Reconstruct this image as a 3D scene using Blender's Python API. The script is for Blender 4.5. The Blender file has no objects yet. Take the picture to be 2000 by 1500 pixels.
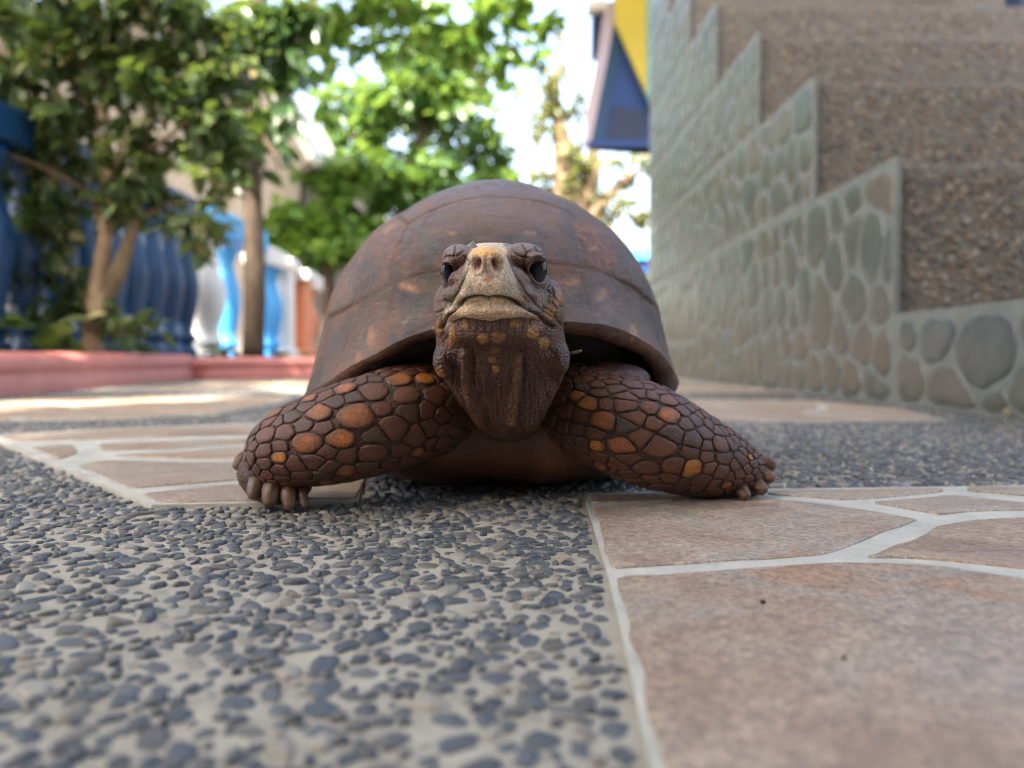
import bpy, bmesh, math, random
import numpy as np
from mathutils import Vector, Matrix, noise as mnoise
random.seed(7); np.random.seed(7)
R = math.radians
C = bpy.context.scene.collection
scene = bpy.context.scene

# ------------------------------------------------------------------ camera, sky, sun, exposure
CAMH, FPX, PITCH = 0.058, 1502.0, math.atan(50/1502.0)
cam_d = bpy.data.cameras.new('camera'); cam = bpy.data.objects.new('camera', cam_d); C.objects.link(cam)
cam.location = (0, 0, CAMH); cam.rotation_euler = (R(90)-PITCH, 0, 0)
cam_d.sensor_width = 36; cam_d.lens = 36*FPX/2000
cam_d.clip_start = 0.01; cam_d.clip_end = 500
cam_d.dof.use_dof = True; cam_d.dof.focus_distance = 0.245; cam_d.dof.aperture_fstop = 9.3
scene.camera = cam

SUN_EL = R(58); SUN_H = Vector((-0.40, -0.90)).normalized()
to_sun = Vector((SUN_H.x*math.cos(SUN_EL), SUN_H.y*math.cos(SUN_EL), math.sin(SUN_EL)))
world = bpy.data.worlds.new('World'); scene.world = world; world.use_nodes = True
wn = world.node_tree.nodes; wl = world.node_tree.links
sky = wn.new('ShaderNodeTexSky'); sky.sky_type = 'NISHITA'; sky.sun_disc = False
sky.sun_elevation = SUN_EL; sky.sun_rotation = math.atan2(SUN_H.x, SUN_H.y)
sky.air_density = 1.2; sky.dust_density = 6.0; sky.ozone_density = 0.6
wl.new(sky.outputs[0], wn['Background'].inputs[0]); wn['Background'].inputs[1].default_value = 0.15
sun_d = bpy.data.lights.new('sun', 'SUN'); sun = bpy.data.objects.new('sun', sun_d); C.objects.link(sun)
sun_d.energy = 4.0; sun_d.angle = R(0.6); sun_d.color = (1, 0.95, 0.86)
sun.rotation_euler = to_sun.to_track_quat('Z', 'Y').to_euler(); sun.location = (-1, -2, 6)
scene.view_settings.view_transform = 'Standard'; scene.view_settings.look = 'None'
scene.view_settings.exposure = 2.7; scene.view_settings.gamma = 1
scene.view_settings.use_white_balance = True; scene.view_settings.white_balance_temperature = 6900; scene.view_settings.white_balance_tint = 10
scene.cycles.filter_width = 1.05; scene.cycles.denoising_prefilter = 'NONE'
scene.cycles.max_bounces = 6; scene.cycles.transparent_max_bounces = 6

# ------------------------------------------------------------------ helpers
CP, SP = math.cos(PITCH), math.sin(PITCH)
def ray(u, v):
    a = (u-1000)/FPX; b = (750-v)/FPX
    return a, CP + b*SP, -SP + b*CP
def P(u, v, Y):
    a, y, z = ray(u, v); t = Y/y
    return Vector((a*t, Y, CAMH + z*t))
def G(u, v, z=0.0):
    a, y, zz = ray(u, v); t = (z-CAMH)/zz
    return (a*t, y*t)
def proj(V):
    """world points (N,3) -> photo pixels"""
    x, y, z = V[:, 0], V[:, 1], V[:, 2]-CAMH
    d = y*CP - z*SP; up = y*SP + z*CP
    return 1000 + FPX*x/d, 750 - FPX*up/d
def tag(o, label=None, cat=None, group=None, kind=None):
    if label: o['label'] = label
    if cat: o['category'] = cat
    if group: o['group'] = group
    if kind: o['kind'] = kind
    return o
def empty(name, loc=(0, 0, 0)):
    o = bpy.data.objects.new(name, None); o.location = loc; o.empty_display_size = .05; C.objects.link(o); return o
def new_mesh(name, verts, faces, mat=None, smooth=True, col=None):
    me = bpy.data.meshes.new(name)
    me.from_pydata([tuple(v) for v in verts], [], faces)
    if smooth: me.polygons.foreach_set('use_smooth', [True]*len(me.polygons))
    if col is not None: set_col(me, col)
    if mat: me.materials.append(mat)
    me.update(); return me
def set_col(me, col):
    at = me.color_attributes.new('Col', 'FLOAT_COLOR', 'POINT')
    c = np.ones((len(me.vertices), 4), np.float32); c[:, :3] = np.asarray(col, np.float32)
    at.data.foreach_set('color', c.ravel())
def link(name, me, parent=None):
    o = bpy.data.objects.new(name, me); C.objects.link(o)
    if parent:
        o.parent = parent
        o.matrix_parent_inverse = Matrix.Translation(-Vector(parent.location))
    return o
def mobj(name, verts, faces, mat=None, parent=None, smooth=True, col=None):
    return link(name, new_mesh(name, verts, faces, mat, smooth, col), parent)
def sm(x, a, b):
    t = np.clip((x-a)/(b-a), 0, 1); return t*t*(3-2*t)
def inpoly(x, y, poly):
    c = False; n = len(poly); j = n-1
    for i in range(n):
        xi, yi = poly[i][0], poly[i][1]; xj, yj = poly[j][0], poly[j][1]
        if (yi > y) != (yj > y) and x < (xj-xi)*(y-yi)/(yj-yi)+xi: c = not c
        j = i
    return c
def polydist(x, y, poly):
    best = 1e9
    for i in range(len(poly)):
        ax, ay = poly[i][:2]; bx, by = poly[(i+1) % len(poly)][:2]
        dx, dy = bx-ax, by-ay; L = dx*dx+dy*dy or 1e-12
        t = max(0, min(1, ((x-ax)*dx+(y-ay)*dy)/L))
        best = min(best, math.hypot(x-ax-t*dx, y-ay-t*dy))
    return best
def chaikin(p, n=1):
    for _ in range(n):
        q = []
        for i in range(len(p)):
            a, b = p[i], p[(i+1) % len(p)]
            q.append((a[0]*.75+b[0]*.25, a[1]*.75+b[1]*.25)); q.append((a[0]*.25+b[0]*.75, a[1]*.25+b[1]*.75))
        p = q
    return p
def resample(p, n):
    L = [0]
    for i in range(len(p)):
        a, b = p[i], p[(i+1) % len(p)]; L.append(L[-1]+math.hypot(b[0]-a[0], b[1]-a[1]))
    out = []; j = 0
    for k in range(n):
        s = L[-1]*k/n
        while L[j+1] < s: j += 1
        a, b = p[j], p[(j+1) % len(p)]; t = (s-L[j])/max(1e-12, L[j+1]-L[j])
        out.append((a[0]+(b[0]-a[0])*t, a[1]+(b[1]-a[1])*t))
    return out
def clip(poly, px, py, nx, ny):
    """keep the side where (p-(px,py)).n <= 0"""
    out = []
    for i in range(len(poly)):
        a, b = poly[i], poly[(i+1) % len(poly)]
        da = (a[0]-px)*nx+(a[1]-py)*ny; db = (b[0]-px)*nx+(b[1]-py)*ny
        if da <= 0: out.append(a)
        if da*db < 0:
            t = da/(da-db); out.append((a[0]+(b[0]-a[0])*t, a[1]+(b[1]-a[1])*t))
    return out
def voronoi(seeds, bound, weights=None):
    cells = []
    S = np.array(seeds)
    for i, s in enumerate(seeds):
        d = np.hypot(S[:, 0]-s[0], S[:, 1]-s[1]); order = np.argsort(d)[1:22]
        c = list(bound(s) if callable(bound) else bound)
        for j in order:
            q = seeds[j]
            w = .5
            if weights: w = weights[i]/(weights[i]+weights[j])
            c = clip(c, s[0]+(q[0]-s[0])*w, s[1]+(q[1]-s[1])*w, q[0]-s[0], q[1]-s[1])
            if len(c) < 3: break
        cells.append(c)
    return cells
def centroid(p):
    A = cx = cy = 0
    for i in range(len(p)):
        a, b = p[i], p[(i+1) % len(p)]; k = a[0]*b[1]-b[0]*a[1]; A += k; cx += (a[0]+b[0])*k; cy += (a[1]+b[1])*k
    return (cx/(3*A), cy/(3*A)) if abs(A) > 1e-14 else p[0]
def pillow(poly, rings, mapper, c=None):
    """rings: (inset distance or None for the centre, height); returns verts, faces"""
    n = len(poly); c = c or centroid(poly); V = []; F = []
    for ins, h in rings:
        for p in poly:
            d = math.hypot(c[0]-p[0], c[1]-p[1]) or 1e-9; k = min(.97, ins/d) if ins >= 0 else -min(.97, -ins)*-1
            if ins < 0: k = -ins
            V.append(mapper(p[0]+(c[0]-p[0])*k, p[1]+(c[1]-p[1])*k, h))
    V.append(mapper(c[0], c[1], rings[-1][1]))
    for r in range(len(rings)-1):
        for i in range(n):
            j = (i+1) % n; F.append((r*n+i, r*n+j, (r+1)*n+j, (r+1)*n+i))
    k = (len(rings)-1)*n
    for i in range(n): F.append((k+i, k+(i+1) % n, len(V)-1))
    return V, F
def box(x0, x1, y0, y1, z0, z1):
    v = [(x, y, z) for z in (z0, z1) for y in (y0, y1) for x in (x0, x1)]
    return v, [(0, 2, 3, 1), (4, 5, 7, 6), (0, 1, 5, 4), (2, 6, 7, 3), (0, 4, 6, 2), (1, 3, 7, 5)]
def bevel_me(me, w, seg=2):
    bm = bmesh.new(); bm.from_mesh(me)
    bmesh.ops.bevel(bm, geom=bm.edges[:], offset=w, segments=seg, affect='EDGES', profile=.6)
    bm.to_mesh(me); bm.free(); return me
def bbox(name, x0, x1, y0, y1, z0, z1, mat, parent=None, w=.004):
    v, f = box(x0, x1, y0, y1, z0, z1); me = new_mesh(name, v, f, mat, False)
    if w: bevel_me(me, w)
    return link(name, me, parent)
def prism(name, poly3, ext, mat, parent=None, w=0):
    """poly3: planar 3D polygon, ext: extrusion vector"""
    n = len(poly3); e = Vector(ext)
    v = [Vector(p) for p in poly3] + [Vector(p)+e for p in poly3]
    f = [tuple(range(n-1, -1, -1)), tuple(range(n, 2*n))] + [(i, (i+1) % n, n+(i+1) % n, n+i) for i in range(n)]
    me = new_mesh(name, v, f, mat, False)
    bm = bmesh.new(); bm.from_mesh(me); bmesh.ops.recalc_face_normals(bm, faces=bm.faces[:])
    if w: bmesh.ops.bevel(bm, geom=bm.edges[:], offset=w, segments=2, affect='EDGES')
    bm.to_mesh(me); bm.free()
    return link(name, me, parent)
def tube(path, seg=12, cap=True, fixed=None):
    """path: list of (Vector, rx) or (Vector, rx, ry) ; returns verts, faces"""
    V = []; F = []; n = len(path); up = Vector((0.02, 0.03, 1))
    for i, e in enumerate(path):
        p = Vector(e[0]); a = Vector(path[max(0, i-1)][0]); b = Vector(path[min(n-1, i+1)][0])
        t = (b-a).normalized()
        ref = Vector(fixed) if fixed else (Vector((0, 0, 1)) if abs(t.z) < .85 else Vector((0, 1, 0)))
        s = t.cross(ref).normalized(); w = s.cross(t).normalized()
        rx = e[1]; ry = e[2] if len(e) > 2 else rx
        for k in range(seg):
            an = 2*math.pi*k/seg; V.append(p + s*math.cos(an)*rx + w*math.sin(an)*ry)
    for i in range(n-1):
        for k in range(seg):
            j = (k+1) % seg; F.append((i*seg+k, i*seg+j, (i+1)*seg+j, (i+1)*seg+k))
    if cap:
        F.append(tuple(range(seg-1, -1, -1))); F.append(tuple((n-1)*seg+k for k in range(seg)))
    return V, F
def smooth_path(pts, n):
    """Catmull-Rom through tuples of floats"""
    A = [np.array(p, float) for p in pts]; A = [2*A[0]-A[1]]+A+[2*A[-1]-A[-2]]
    out = []; m = len(pts)-1
    for k in range(n):
        s = k/(n-1)*m; i = min(m-1, int(s)); t = s-i
        p0, p1, p2, p3 = A[i:i+4]
        out.append(.5*((2*p1)+(-p0+p2)*t+(2*p0-5*p1+4*p2-p3)*t*t+(-p0+3*p1-3*p2+p3)*t**3))
    return out
def join_lists(parts):
    V = []; F = []
    for v, f in parts:
        o = len(V); V += [tuple(x) for x in v]; F += [tuple(i+o for i in q) for q in f]
    return V, F

# ------------------------------------------------------------------ materials
def pm(name, rough=.6, spec=.5):
    m = bpy.data.materials.new(name); m.use_nodes = True
    nt = m.node_tree; b = nt.nodes['Principled BSDF']
    b.inputs['Roughness'].default_value = rough; b.inputs['Specular IOR Level'].default_value = spec
    return m, nt, b
def N(nt, typ, **kw):
    n = nt.nodes.new(typ)
    for k, v in kw.items():
        if k in n.inputs: n.inputs[k].default_value = v
        else: setattr(n, k, v)
    return n
def pos(nt):
    return nt.nodes.new('ShaderNodeNewGeometry').outputs['Position']
def noise(nt, scale, detail=4, rough=.6, vec=None, dist=0):
    n = N(nt, 'ShaderNodeTexNoise', Scale=scale, Detail=detail, Roughness=rough, Distortion=dist)
    nt.links.new(vec or pos(nt), n.inputs['Vector']); return n.outputs['Fac']
def ramp(nt, fac, stops):
    r = nt.nodes.new('ShaderNodeValToRGB'); e = r.color_ramp.elements
    while len(e) < len(stops): e.new(.5)
    for i, (p, c) in enumerate(stops):
        e[i].position = p; e[i].color = (*c, 1) if len(c) == 3 else c
    nt.links.new(fac, r.inputs['Fac']); return r.outputs['Color']
def mix(nt, fac, a, b, mode='MIX'):
    n = nt.nodes.new('ShaderNodeMix'); n.data_type = 'RGBA'; n.blend_type = mode
    for s, x in ((n.inputs[0], fac), (n.inputs[6], a), (n.inputs[7], b)):
        if hasattr(x, 'is_linked') or hasattr(x, 'links'): nt.links.new(x, s)
        elif isinstance(x, (int, float)): s.default_value = x
        else: s.default_value = (*x, 1)
    return n.outputs[2]
def math_n(nt, op, a, b=0.0):
    n = nt.nodes.new('ShaderNodeMath'); n.operation = op
    for s, x in ((n.inputs[0], a), (n.inputs[1], b)):
        if isinstance(x, (int, float)): s.default_value = x
        else: nt.links.new(x, s)
    return n.outputs[0]
def bump(nt, b, h, strength=.4, dist=.001, prev=None):
    n = N(nt, 'ShaderNodeBump', Strength=strength, Distance=dist)
    nt.links.new(h, n.inputs['Height'])
    if prev: nt.links.new(prev, n.inputs['Normal'])
    if b: nt.links.new(n.outputs[0], b.inputs['Normal'])
    return n.outputs[0]
def paint(name, c, rough=.5, var=.12, scale=18, bscale=120, bdist=.002):
    m, nt, b = pm(name, rough)
    f = noise(nt, scale, 6, .65)
    lo = tuple(x*(1-var) for x in c); hi = tuple(min(1, x*(1+var)) for x in c)
    nt.links.new(ramp(nt, f, [(.3, lo), (.7, hi)]), b.inputs['Base Color'])
    bump(nt, b, noise(nt, bscale, 5), .35, bdist)
    return m
def isl_rand(nt): return nt.nodes.new('ShaderNodeNewGeometry').outputs['Random Per Island']
def obj_rand(nt): return nt.nodes.new('ShaderNodeObjectInfo').outputs['Random']
M = {}
# mortar of the washed-pebble paving; past the modelled pebbles the material carries them
def make_mortar():
    m, nt, b = pm('mortar', .75, .35)
    base = ramp(nt, noise(nt, 60, 8, .7), [(.25, (.22, .19, .15)), (.5, (.335, .295, .235)), (.75, (.42, .38, .31))])
    stain = noise(nt, 7, 3)
    base = mix(nt, ramp(nt, stain, [(.35, (0, 0, 0)), (.7, (.5, .5, .5))]), base, (.27, .25, .22))
    vo = N(nt, 'ShaderNodeTexVoronoi', Scale=125.0); nt.links.new(pos(nt), vo.inputs['Vector'])
    spot = ramp(nt, vo.outputs['Distance'], [(.40, (1, 1, 1)), (.52, (0, 0, 0))])
    sep = nt.nodes.new('ShaderNodeSeparateXYZ'); nt.links.new(pos(nt), sep.inputs[0])
    far = N(nt, 'ShaderNodeMapRange'); far.inputs[1].default_value = 1.18; far.inputs[2].default_value = 1.30
    nt.links.new(sep.outputs['Y'], far.inputs[0])
    fac = math_n(nt, 'MULTIPLY', spot, far.outputs[0])
    peb = mix(nt, .35, (.075, .09, .11), vo.outputs['Color'], 'SOFT_LIGHT')
    nt.links.new(mix(nt, fac, base, peb), b.inputs['Base Color'])
    n1 = bump(nt, None, noise(nt, 420, 6, .7), .5, .0012)
    bump(nt, b, noise(nt, 90, 3), .4, .002, n1)
    return m
M['mortar'] = make_mortar()
def make_pebble(name, src):
    m, nt, b = pm(name, .42, .5)
    rnd = src(nt)
    c = ramp(nt, rnd, [(0, (.032, .038, .050)), (.25, (.052, .061, .077)), (.5, (.072, .076, .082)), (.64, (.028, .033, .044)), (.74, (.105, .092, .078)), (.83, (.06, .07, .09)), (.9, (.19, .155, .12)), (.97, (.27, .24, .20))])
    f = noise(nt, 350, 5, .7)
    c = mix(nt, ramp(nt, f, [(.45, (0, 0, 0)), (.75, (.6, .6, .6))]), c, (.17, .155, .135))
    nt.links.new(c, b.inputs['Base Color'])
    nt.links.new(ramp(nt, f, [(.3, (.32, .32, .32)), (.7, (.6, .6, .6))]), b.inputs['Roughness'])
    bump(nt, b, noise(nt, 600, 4), .35, .0005)
    return m
M['pebble'] = make_pebble('pebble', obj_rand); M['pebbles'] = make_pebble('pebbles', isl_rand)
def make_tile():
    m, nt, b = pm('printed_sandstone_tile', .5, .5)
    p = pos(nt)
    a = noise(nt, 16, 5, .6, p, .6)
    c = ramp(nt, a, [(.28, (.20, .135, .10)), (.42, (.27, .19, .14)), (.5, (.29, .225, .17)), (.58, (.27, .225, .185)), (.66, (.30, .185, .115)), (.8, (.26, .175, .135))])
    rr = obj_rand(nt)
    c = mix(nt, .5, c, ramp(nt, rr, [(0, (.44, .40, .38)), (.5, (.5, .5, .5)), (1, (.58, .53, .47))]), 'SOFT_LIGHT')
    g = noise(nt, 650, 5, .8, p)
    c = mix(nt, 1.0, c, ramp(nt, g, [(.32, (.18, .18, .18)), (.68, (.82, .82, .82))]), 'OVERLAY')
    g2 = noise(nt, 120, 6, .7, p)
    c = mix(nt, .35, c, ramp(nt, g2, [(.35, (.33, .30, .30)), (.65, (.66, .66, .65))]), 'OVERLAY')
    nt.links.new(c, b.inputs['Base Color'])
    nt.links.new(ramp(nt, g2, [(.3, (.40, .40, .40)), (.7, (.58, .58, .58))]), b.inputs['Roughness'])
    n1 = bump(nt, None, g, .25, .0006); bump(nt, b, noise(nt, 60, 4, .6, p), .25, .002, n1)
    return m
M['tile'] = make_tile()
M['tile_grout'] = paint('tile_grout', (.39, .37, .325), .6, .22, 45, 500, .0008)
def make_wallstone(name, src):
    m, nt, b = pm(name, .28, .6)
    c = ramp(nt, src(nt), [(0, (.068, .080, .078)), (.25, (.088, .090, .074)), (.45, (.078, .090, .085)), (.62, (.100, .088, .07)), (.75, (.084, .095, .088)), (.94, (.105, .088, .075))])
    f = noise(nt, 45, 7, .7)
    c = mix(nt, .75, c, ramp(nt, f, [(.3, (.28, .29, .29)), (.7, (.68, .67, .64))]), 'OVERLAY')
    nt.links.new(c, b.inputs['Base Color']); bump(nt, b, f, .3, .002)
    return m
M['wall_stone'] = make_wallstone('wall_stone', obj_rand); M['wall_stones'] = make_wallstone('wall_stones', isl_rand)
M['wall_grout'] = paint('wall_grout', (.145, .152, .14), .5, .2, 40, 300, .001)
def make_dash():
    m, nt, b = pm('pebble_dash', .6, .5)
    vo = N(nt, 'ShaderNodeTexVoronoi', Scale=115.0); nt.links.new(pos(nt), vo.inputs['Vector'])
    sep = nt.nodes.new('ShaderNodeSeparateColor'); nt.links.new(vo.outputs['Color'], sep.inputs[0])
    c = ramp(nt, sep.outputs[0], [(0, (.045, .04, .038)), (.2, (.15, .10, .07)), (.4, (.25, .17, .11)), (.55, (.10, .09, .085)), (.7, (.34, .27, .20)), (.85, (.22, .12, .06)), (.95, (.42, .36, .28))])
    mort = ramp(nt, vo.outputs['Distance'], [(.38, (0, 0, 0)), (.62, (1, 1, 1))])
    c = mix(nt, mort, c, (.22, .19, .16)); c = mix(nt, .35, c, (.14, .135, .125)); c = mix(nt, 1.0, c, (.62, .62, .62), 'MULTIPLY')
    nt.links.new(c, b.inputs['Base Color']); bump(nt, b, vo.outputs['Distance'], -.7, .004)
    return m
M['dash'] = make_dash()
def make_dashpeb():
    m, nt, b = pm('dash_pebbles', .5, .5)
    c = ramp(nt, isl_rand(nt), [(0, (.04, .04, .042)), (.2, (.15, .10, .07)), (.4, (.27, .18, .11)), (.55, (.09, .09, .09)), (.7, (.38, .31, .23)), (.85, (.28, .14, .06)), (.95, (.5, .43, .34))])
    c = mix(nt, .25, c, (.16, .155, .145)); c = mix(nt, 1.0, c, (.62, .62, .62), 'MULTIPLY'); nt.links.new(c, b.inputs['Base Color']); return m
M['dashpeb'] = make_dashpeb()
M['dash_light'] = paint('tread_edge', (.15, .13, .11), .7, .35, 90, 200, .002)
M['pink'] = paint('pink_kerb_paint', (.50, .175, .15), .55, .15, 25, 90, .003)
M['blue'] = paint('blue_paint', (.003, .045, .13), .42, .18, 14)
M['cyan'] = paint('light_blue_paint', (.06, .36, .72), .42, .1, 14)
M['white'] = paint('white_paint', (.72, .71, .68), .5, .08, 14)
M['orange'] = paint('orange_paint', (.62, .21, .10), .5, .12, 14)
M['beige'] = paint('beige_plaster', (.29, .255, .22), .8, .1, 4)
M['blocker'] = paint('blocker_plaster', (.26, .24, .21), .8, .1, 4)
M['lilac'] = paint('lilac_paint', (.50, .42, .50), .55, .08, 6)
M['deepblue'] = paint('deep_blue_paint', (.006, .045, .20), .5, .12, 5)
M['greyblue'] = paint('grey_blue_panel', (.018, .032, .085), .6, .1, 8)
M['yellow'] = paint('yellow_paint', (.60, .46, .06), .5, .08, 5)
M['teal'] = paint('teal_paint', (.17, .42, .38), .5, .08, 5)
M['soil'] = paint('soil', (.065, .045, .03), .95, .4, 12, 60, .02)
M['far_ground'] = paint('far_ground', (.20, .18, .15), .9, .25, 3, 20, .01)
def make_bark(name, a, b_):
    m, nt, b = pm(name, .85, .3)
    mp = N(nt, 'ShaderNodeMapping'); mp.inputs['Scale'].default_value = (1, 1, .25); nt.links.new(pos(nt), mp.inputs[0])
    f = noise(nt, 60, 7, .7, mp.outputs[0]); nt.links.new(ramp(nt, f, [(.3, a), (.7, b_)]), b.inputs['Base Color'])
    bump(nt, b, f, .8, .006); return m
M['bark_dark'] = make_bark('dark_bark', (.03, .022, .016), (.12, .085, .06))
M['bark_tan'] = make_bark('tan_bark', (.10, .075, .045), (.26, .19, .12))
M['bark_pale'] = make_bark('pale_bark', (.20, .13, .08), (.46, .33, .21))
def make_leaf(name, stops, rough=.38, trans=.35, src=isl_rand):
    m, nt, b = pm(name, rough, .5)
    c = ramp(nt, src(nt), stops)
    c = mix(nt, .3, c, ramp(nt, noise(nt, 30, 3), [(.3, (.35, .35, .35)), (.7, (.65, .65, .65))]), 'OVERLAY')
    nt.links.new(c, b.inputs['Base Color'])
    t = nt.nodes.new('ShaderNodeBsdfTranslucent')
    nt.links.new(mix(nt, .6, c, (.25, .36, .04)), t.inputs['Color'])
    ms = nt.nodes.new('ShaderNodeMixShader'); ms.inputs[0].default_value = trans
    out = nt.nodes['Material Output']
    nt.links.new(b.outputs[0], ms.inputs[1]); nt.links.new(t.outputs[0], ms.inputs[2]); nt.links.new(ms.outputs[0], out.inputs['Surface'])
    return m
LS = [(0, (.035, .07, .026)), (.35, (.07, .11, .05)), (.65, (.05, .09, .034)), (.85, (.125, .165, .075)), (.97, (.22, .19, .10))]
M['leaf_shrub'] = make_leaf('shrub_leaf', LS, .28); M['leaf_shrub_o'] = make_leaf('shrub_leaf_single', LS, .28, .35, obj_rand)
M['leaf_bright'] = make_leaf('bright_leaf', [(0, (.055, .14, .025)), (.4, (.09, .20, .03)), (.7, (.12, .24, .045)), (.95, (.20, .30, .06))], .35, .4)
M['leaf_mid'] = make_leaf('mid_leaf', [(0, (.045, .12, .035)), (.4, (.075, .17, .045)), (.8, (.10, .21, .06)), (.97, (.16, .25, .08))], .35, .4)
M['leaf_dark'] = make_leaf('dark_leaf', [(0, (.02, .055, .015)), (.5, (.035, .085, .025)), (.9, (.07, .13, .035))], .35, .25)
M['leaf_dry'] = make_leaf('dry_leaf', [(0, (.10, .12, .04)), (.35, (.20, .16, .08)), (.7, (.09, .14, .04)), (.95, (.28, .21, .12))], .5, .35)

# ------------------------------------------------------------------ ground, paving tiles, pebbles
gv = [(-60, -60, 0), (60, -60, 0), (60, 3.4, 0), (-60, 3.4, 0)]
ground = tag(mobj('paving_ground', gv, [(0, 1, 2, 3)], M['mortar'], smooth=False), kind='structure')
fg = tag(mobj('ground', [(-90, 3.3, -.01), (90, 3.3, -.01), (90, 200, -.01), (-90, 200, -.01)], [(0, 1, 2, 3)], M['far_ground'], smooth=False), kind='structure')

def wavy(poly, step, amp, seed):
    out = []
    for i in range(len(poly)):
        a, b = poly[i], poly[(i+1) % len(poly)]; L = math.hypot(b[0]-a[0], b[1]-a[1]); k = max(1, min(60, int(round(L/step))))
        for j in range(k):
            t = j/k; x = a[0]+(b[0]-a[0])*t; y = a[1]+(b[1]-a[1])*t
            q = mnoise.noise_vector(Vector((x*60, y*60, seed)))+.45*mnoise.noise_vector(Vector((x*210, y*210, seed+7)))
            out.append((x+q.x*amp, y+q.y*amp))
    return out
def stone_slab(poly, parent, z0, z1, step=.012, amp=.0012, seed=0, rnd=.0016):
    if abs(sum(poly[i][0]*poly[(i+1) % len(poly)][1]-poly[(i+1) % len(poly)][0]*poly[i][1] for i in range(len(poly)))) < 2e-5: return
    p = chaikin(wavy(poly, step, amp, seed), 1)
    v, f = pillow(p, [(0, z0), (rnd*.15, z1-rnd*.45), (rnd*.6, z1-rnd*.1), (rnd*1.6, z1)], lambda x, y, h: (x, y, h))
    if sum(p[i][0]*p[(i+1) % len(p)][1]-p[(i+1) % len(p)][0]*p[i][1] for i in range(len(p))) < 0: f = [q[::-1] for q in f]
    mobj('stone', v, f, M['tile'], parent)
def flat_slab(name, poly, z0, z1, mat):
    n = len(poly)
    if sum(poly[i][0]*poly[(i+1) % n][1]-poly[(i+1) % n][0]*poly[i][1] for i in range(n)) < 0: poly = poly[::-1]
    v = [(x, y, z0) for x, y in poly]+[(x, y, z1) for x, y in poly]
    f = [tuple(range(n, 2*n))]+[(i, (i+1) % n, n+(i+1) % n, n+i) for i in range(n)]
    return mobj(name, v, f, mat, smooth=False)
GPX = lambda pts: [G(u, v) for u, v in pts]
TILES = []
T1 = GPX([(1145, 985), (1190, 1140), (1235, 1340), (1268, 1500), (1531, 2600), (9000, 2600), (4000, 975), (2000, 955), (1500, 962), (1148, 971)])
T1S = [[(1205, 1142), (1300, 1137), (1420, 1125), (1540, 1117), (1640, 1113), (1740, 1114), (1850, 1122), (2000, 1146), (2400, 1215), (3600, 1300), (4200, 2600), (1580, 2600), (1292, 1500), (1250, 1330)],
       [(1196, 1124), (1300, 1116), (1450, 1106), (1600, 1099), (1650, 1080), (1720, 1052), (1775, 1034), (1792, 1026), (1700, 1008), (1600, 993), (1480, 983), (1400, 986), (1300, 997), (1160, 1001)],
       [(1690, 1101), (1780, 1066), (1830, 1040), (1900, 1028), (2000, 1021), (2300, 1010), (3200, 1050), (3000, 1180), (2400, 1180), (2000, 1124), (1850, 1108), (1760, 1102)],
       [(1700, 991), (1780, 984), (1860, 976), (2000, 992), (2200, 1004), (2000, 1006), (1890, 1009), (1840, 1016)],
       [(1153, 991), (1290, 988), (1400, 976), (1440, 972), (1400, 968), (1152, 976)],
       [(1500, 974), (1640, 985), (1720, 982), (1840, 969), (1840, 963), (1500, 967)],
       [(1890, 967), (2000, 977), (2400, 990), (2400, 961), (1890, 960)]]
T2 = GPX([(-60, 846), (0, 868), (120, 918), (297, 994), (500, 990), (640, 985), (700, 985), (735, 835), (480, 830), (200, 842), (0, 853)])
T2S = [[(275, 974), (400, 959), (500, 952), (712, 946), (697, 984), (620, 984), (310, 991)],
       [(150, 918), (200, 907), (330, 909), (500, 911), (716, 904), (714, 936), (480, 944), (255, 962)],
       [(215, 896), (330, 890), (500, 876), (700, 868), (700, 895), (500, 902), (340, 901)],
       [(200, 886), (190, 873), (330, 868), (500, 860), (700, 850), (700, 860), (500, 870), (330, 882)],
       [(60, 880), (135, 873), (155, 888), (118, 904)],
       [(25, 867), (130, 865), (500, 853), (700, 843), (700, 836), (480, 834), (200, 845), (0, 857)]]
T3 = GPX([(-260, 838), (0, 824), (250, 820), (430, 810), (540, 788), (570, 776), (300, 777), (0, 783), (-330, 792)])
T4 = GPX([(1200, 782), (1335, 781), (1600, 785), (1750, 799), (1850, 824), (1600, 827), (1180, 822)])
T5 = GPX([(300, 762), (620, 758), (690, 742), (480, 744), (420, 748)])
T6 = GPX([(1290, 752), (1440, 756), (1560, 767), (1290, 770)])
def vor_tile(poly, sp, seed):
    rng = random.Random(seed); xs = [p[0] for p in poly]; ys = [p[1] for p in poly]; seeds = []
    for _ in range(3000):
        x = rng.uniform(min(xs), max(xs)); y = rng.uniform(min(ys), max(ys))
        if inpoly(x, y, poly) and all(math.hypot(x-a, y-b) > sp for a, b in seeds): seeds.append((x, y))
    bnd = [(x, y) for x, y in poly]; out = []
    for s, c in zip(seeds, voronoi(seeds, bnd)):
        if len(c) >= 3:
            cc = centroid(c); out.append([(p[0]+(cc[0]-p[0])*min(.5, .0065/max(.007, math.hypot(cc[0]-p[0], cc[1]-p[1]))), p[1]+(cc[1]-p[1])*min(.5, .0065/max(.007, math.hypot(cc[0]-p[0], cc[1]-p[1])))) for p in c])
    return out
for k, (tp, st) in enumerate([(T1, [GPX(s) for s in T1S]), (T2, [GPX(s) for s in T2S]), (T3, vor_tile(T3, .10, 3)), (T4, vor_tile(T4, .09, 4)), (T5, vor_tile(T5, .13, 5)), (T6, vor_tile(T6, .12, 6))]):
    TILES.append(tp)
    t = tag(flat_slab('paving_tile', tp, -.004, .0016, M['tile_grout']), kind='structure')
    for j, s in enumerate(st): stone_slab(s, t, .0006, .0023, .006 if k == 0 else .012, .0013, j+10*k, .0009)

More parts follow.
